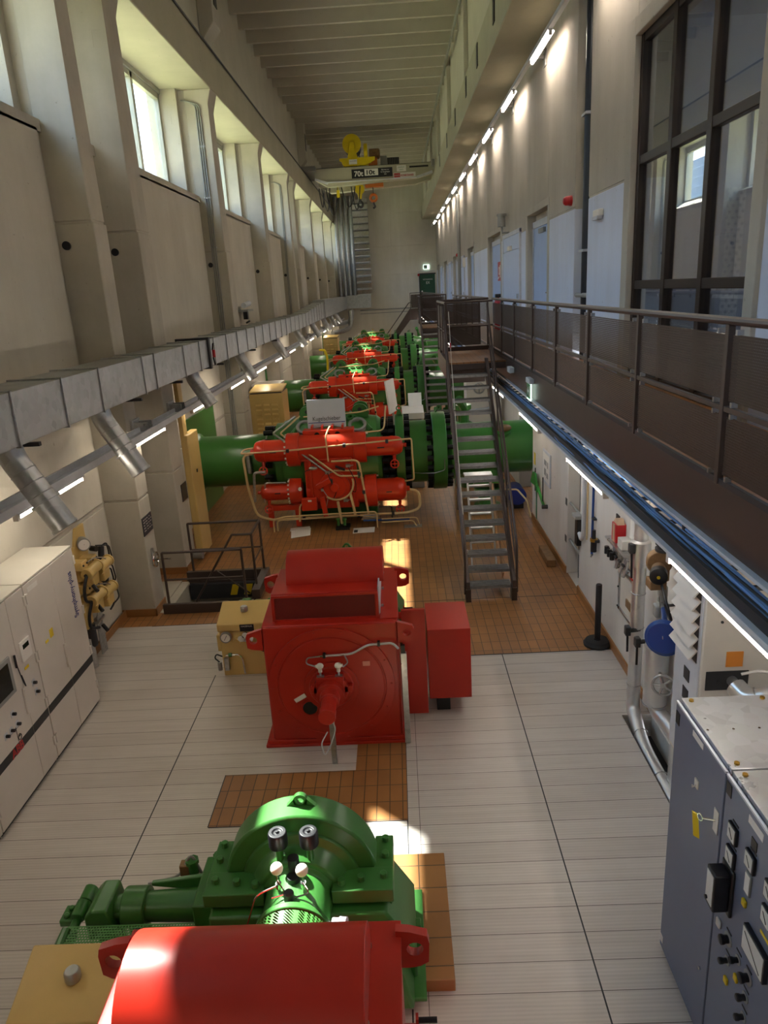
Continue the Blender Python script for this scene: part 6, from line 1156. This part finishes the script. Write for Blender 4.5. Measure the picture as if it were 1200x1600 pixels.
t = thing('emergency_lamp', 'farthest white emergency lamp on the gallery wall', 'lamp', (3.24, 35.4, 5.9)); obj('housing', MB().box(3.18, 3.3, 34.6, 34.9, 5.7, 6.1), M['plastic_w'], t, .01)
for k, (y, z, lab) in enumerate(((14.25, 6.26, 'red alarm beacon on the wall by the pipe recess, nearest of three'), (37.8, 6.35, 'small red alarm beacon farther along the gallery wall'),)):
    t = thing('alarm_beacon', lab, 'alarm', (3.24, y, z)); obj('base', MB().cyl((3.3, y, z), (3.25, y, z), .09, 16), M['sred'], t); obj('dome', MB().lathe((3.25, y, z), (-1, 0, 0), [(0, .085), (.06, .08), (.1, .05), (.11, .01)], 16), M['sred'], t)
t = thing('alarm_beacon', 'tiny red alarm beacon on the far wall left of the green exit door', 'alarm', (1.9, 57.15, 5.9)); obj('dome', MB().sphere((1.93, 57.12, 5.85), .09, 12, 8), M['sred'], t)
t = thing('security_camera', 'grey security lamp head on a bracket above the panel door', 'camera', (3.2, 21.8, 6.4)); obj('head', MB().cyl((3.12, 21.9, 6.42), (3.12, 21.9, 6.7), .11, 14).cyl((3.12, 21.9, 6.7), (3.12, 21.9, 6.76), .14, 14), M['grey'], t); obj('arm', MB().tube([(3.3, 21.7, 6.25), (3.12, 21.7, 6.25), (3.12, 21.9, 6.44)], .03, 8), M['grey'], t)
t = thing('fire_hose_sign', 'red square fire hose sign in the second door recess', 'sign', (3.4, 23.9, 5.2)); b = obj('plate', MB().box(3.35, 3.37, 23.75, 24.4, 4.98, 5.55), M['sred'], t); obj('post', MB().box(3.37, 3.46, 24.05, 24.1, 5.2, 5.3), M['grey'], t)
obj('symbol', MB().ring((3.35, 24.1, 5.28), (-1, 0, 0), .08, .13, .004, 20).box(3.346, 3.35, 23.83, 23.92, 5.08, 5.45).bar((3.347, 24.1, 5.1), (3.347, 24.32, 5.05), .02, .05), M['paper'], b)
t = thing('fire_extinguisher', 'red fire extinguisher on the gallery, top showing above the railing', 'extinguisher', (3.15, 23.0, 3.5)); obj('bottle', MB().lathe((3.15, 23.0, 3.5), (0, 0, 1), [(0, .1), (.05, .11), (.85, .11), (.95, .08), (1.0, .04)], 20), M['sred'], t); obj('head', MB().box(3.07, 3.23, 22.9, 23.1, 4.5, 4.6), M['black'], t, .01)
# pipe in the gallery recess
o = obj('recess_pipe', MB().cyl((3.42, 13.55, 3.5), (3.42, 13.55, 9.7), .09, 14), M['plaque']); tag(o, 'tall dark pipe in the upper wall recess beside the control room window', 'pipe')
t = thing('recess_grab_bar', 'short grey bar across the upper wall recess at railing height', 'bar', (3.35, 13.5, 4.7)); obj('bar', MB().cyl((3.36, 13.0, 4.62), (3.36, 14.05, 4.62), .04, 10), M['grey'], t)
for k, z in enumerate((5.35, 7.5)): o = obj('pipe_clip', MB().box(3.31, 3.5, 13.4, 13.7, z, z+.04), M['lgrey']); tag(o, '%s pale clip on the dark pipe in the upper recess' % ('lower', 'upper')[k], 'clip')
o = obj('down_pipe', MB().cyl((3.22, 36.9, 3.5), (3.22, 36.9, 9.0), .08, 12), M['grey']); tag(o, 'thin dark down pipe on the gallery wall halfway along', 'pipe')
# far exit door
t = thing('exit_door', 'dark green door with white lettering in the far wall at the gallery end', 'door', (2.6, 57.15, 3.5)); obj('leaf', MB().box(2.02, 3.14, 57.1, 57.2, 3.5, 5.86), M['gdoor'], t, .01)
text_part('lettering', 'NOTAUSGANG', .13, (2.6, 57.095, 5.46), (1, 0, 0), (0, 0, 1), M['paper'], t, .002, 'CENTER', .8); text_part('lettering', 'EX', .26, (2.6, 57.095, 5.18), (1, 0, 0), (0, 0, 1), M['paper'], t, .002, 'CENTER', .9)
obj('frame', MB().box(1.95, 2.02, 57.08, 57.2, 3.5, 5.95).box(1.95, 3.2, 57.08, 57.2, 5.86, 5.95), M['dark'], t); obj('lock', MB().box(2.1, 2.2, 57.06, 57.1, 4.6, 4.72), M['paper'], t)
t = thing('exit_sign_lamp', 'white and green exit sign above the far green door', 'exit sign', (2.6, 57.1, 6.4)); obj('box', MB().box(2.3, 2.75, 57.05, 57.2, 6.22, 6.56), M['exit_glow'], t, .01); obj('green_field', MB().box(2.34, 2.58, 57.045, 57.05, 6.26, 6.52), M['sgreen'], t); obj('arrow', MB().box(2.42, 2.50, 57.04, 57.045, 6.30, 6.48), M['paper'], t)
o = obj('conduit_pipe', MB().tube([(3.2, 57.16, 6.1), (1.92, 57.16, 6.1), (1.92, 57.16, 4.6)], .025, 6), M['lgrey']); tag(o, 'thin pale conduit framing the far green door', 'conduit')
# perforated metal strips standing inside the control-room window
for k, (x, y, z1, w) in enumerate(((3.75, 8.53, 5.75, .12), (3.80, 8.20, 5.40, .05), (3.80, 8.05, 5.40, .035))):
    o = obj('perforated_strip', MB().obox((x, y, (3.51+z1)/2), (w*.8, 0, 0), (0, .004, 0), (0, 0, (z1-3.51)/2)), M['strip']); tag(o, ('widest perforated metal strip leaning inside the control room window', 'middle narrow metal strip leaning inside the control room window', 'narrowest metal strip right of the others inside the window')[k], 'metal strip', 'metal strips inside the window')
t = thing('shelf_cabinet', 'pale cabinet standing low inside the control room window', 'cabinet', (3.9, 10.6, 3.5)); obj('body', MB().box(4.0, 4.6, 10.9, 11.6, 3.5, 4.6), M['lgrey'], t, .01); obj('handle', MB().box(3.98, 4.0, 11.0, 11.1, 4.2, 4.3), M['black'], t)
for k, z in enumerate((4.55, 4.95)): o = obj('wooden_ledge', MB().box(7.3, 7.398, 5.0, 11.7, z, z+.08), M['wood']); tag(o, '%s timber rail on the back wall of the control room' % ('lower', 'upper')[k], 'rail')
rl = bpy.data.lights.new('room_fill_light', 'POINT'); rl.energy = 28; rl.shadow_soft_size = .3; rl.color = (.9, .95, 1)  # fill light added to brighten the control room, no fitting seen there
ro = bpy.data.objects.new('room_fill_light', rl); C.objects.link(ro); ro.location = (5.6, 8.0, 7.9)
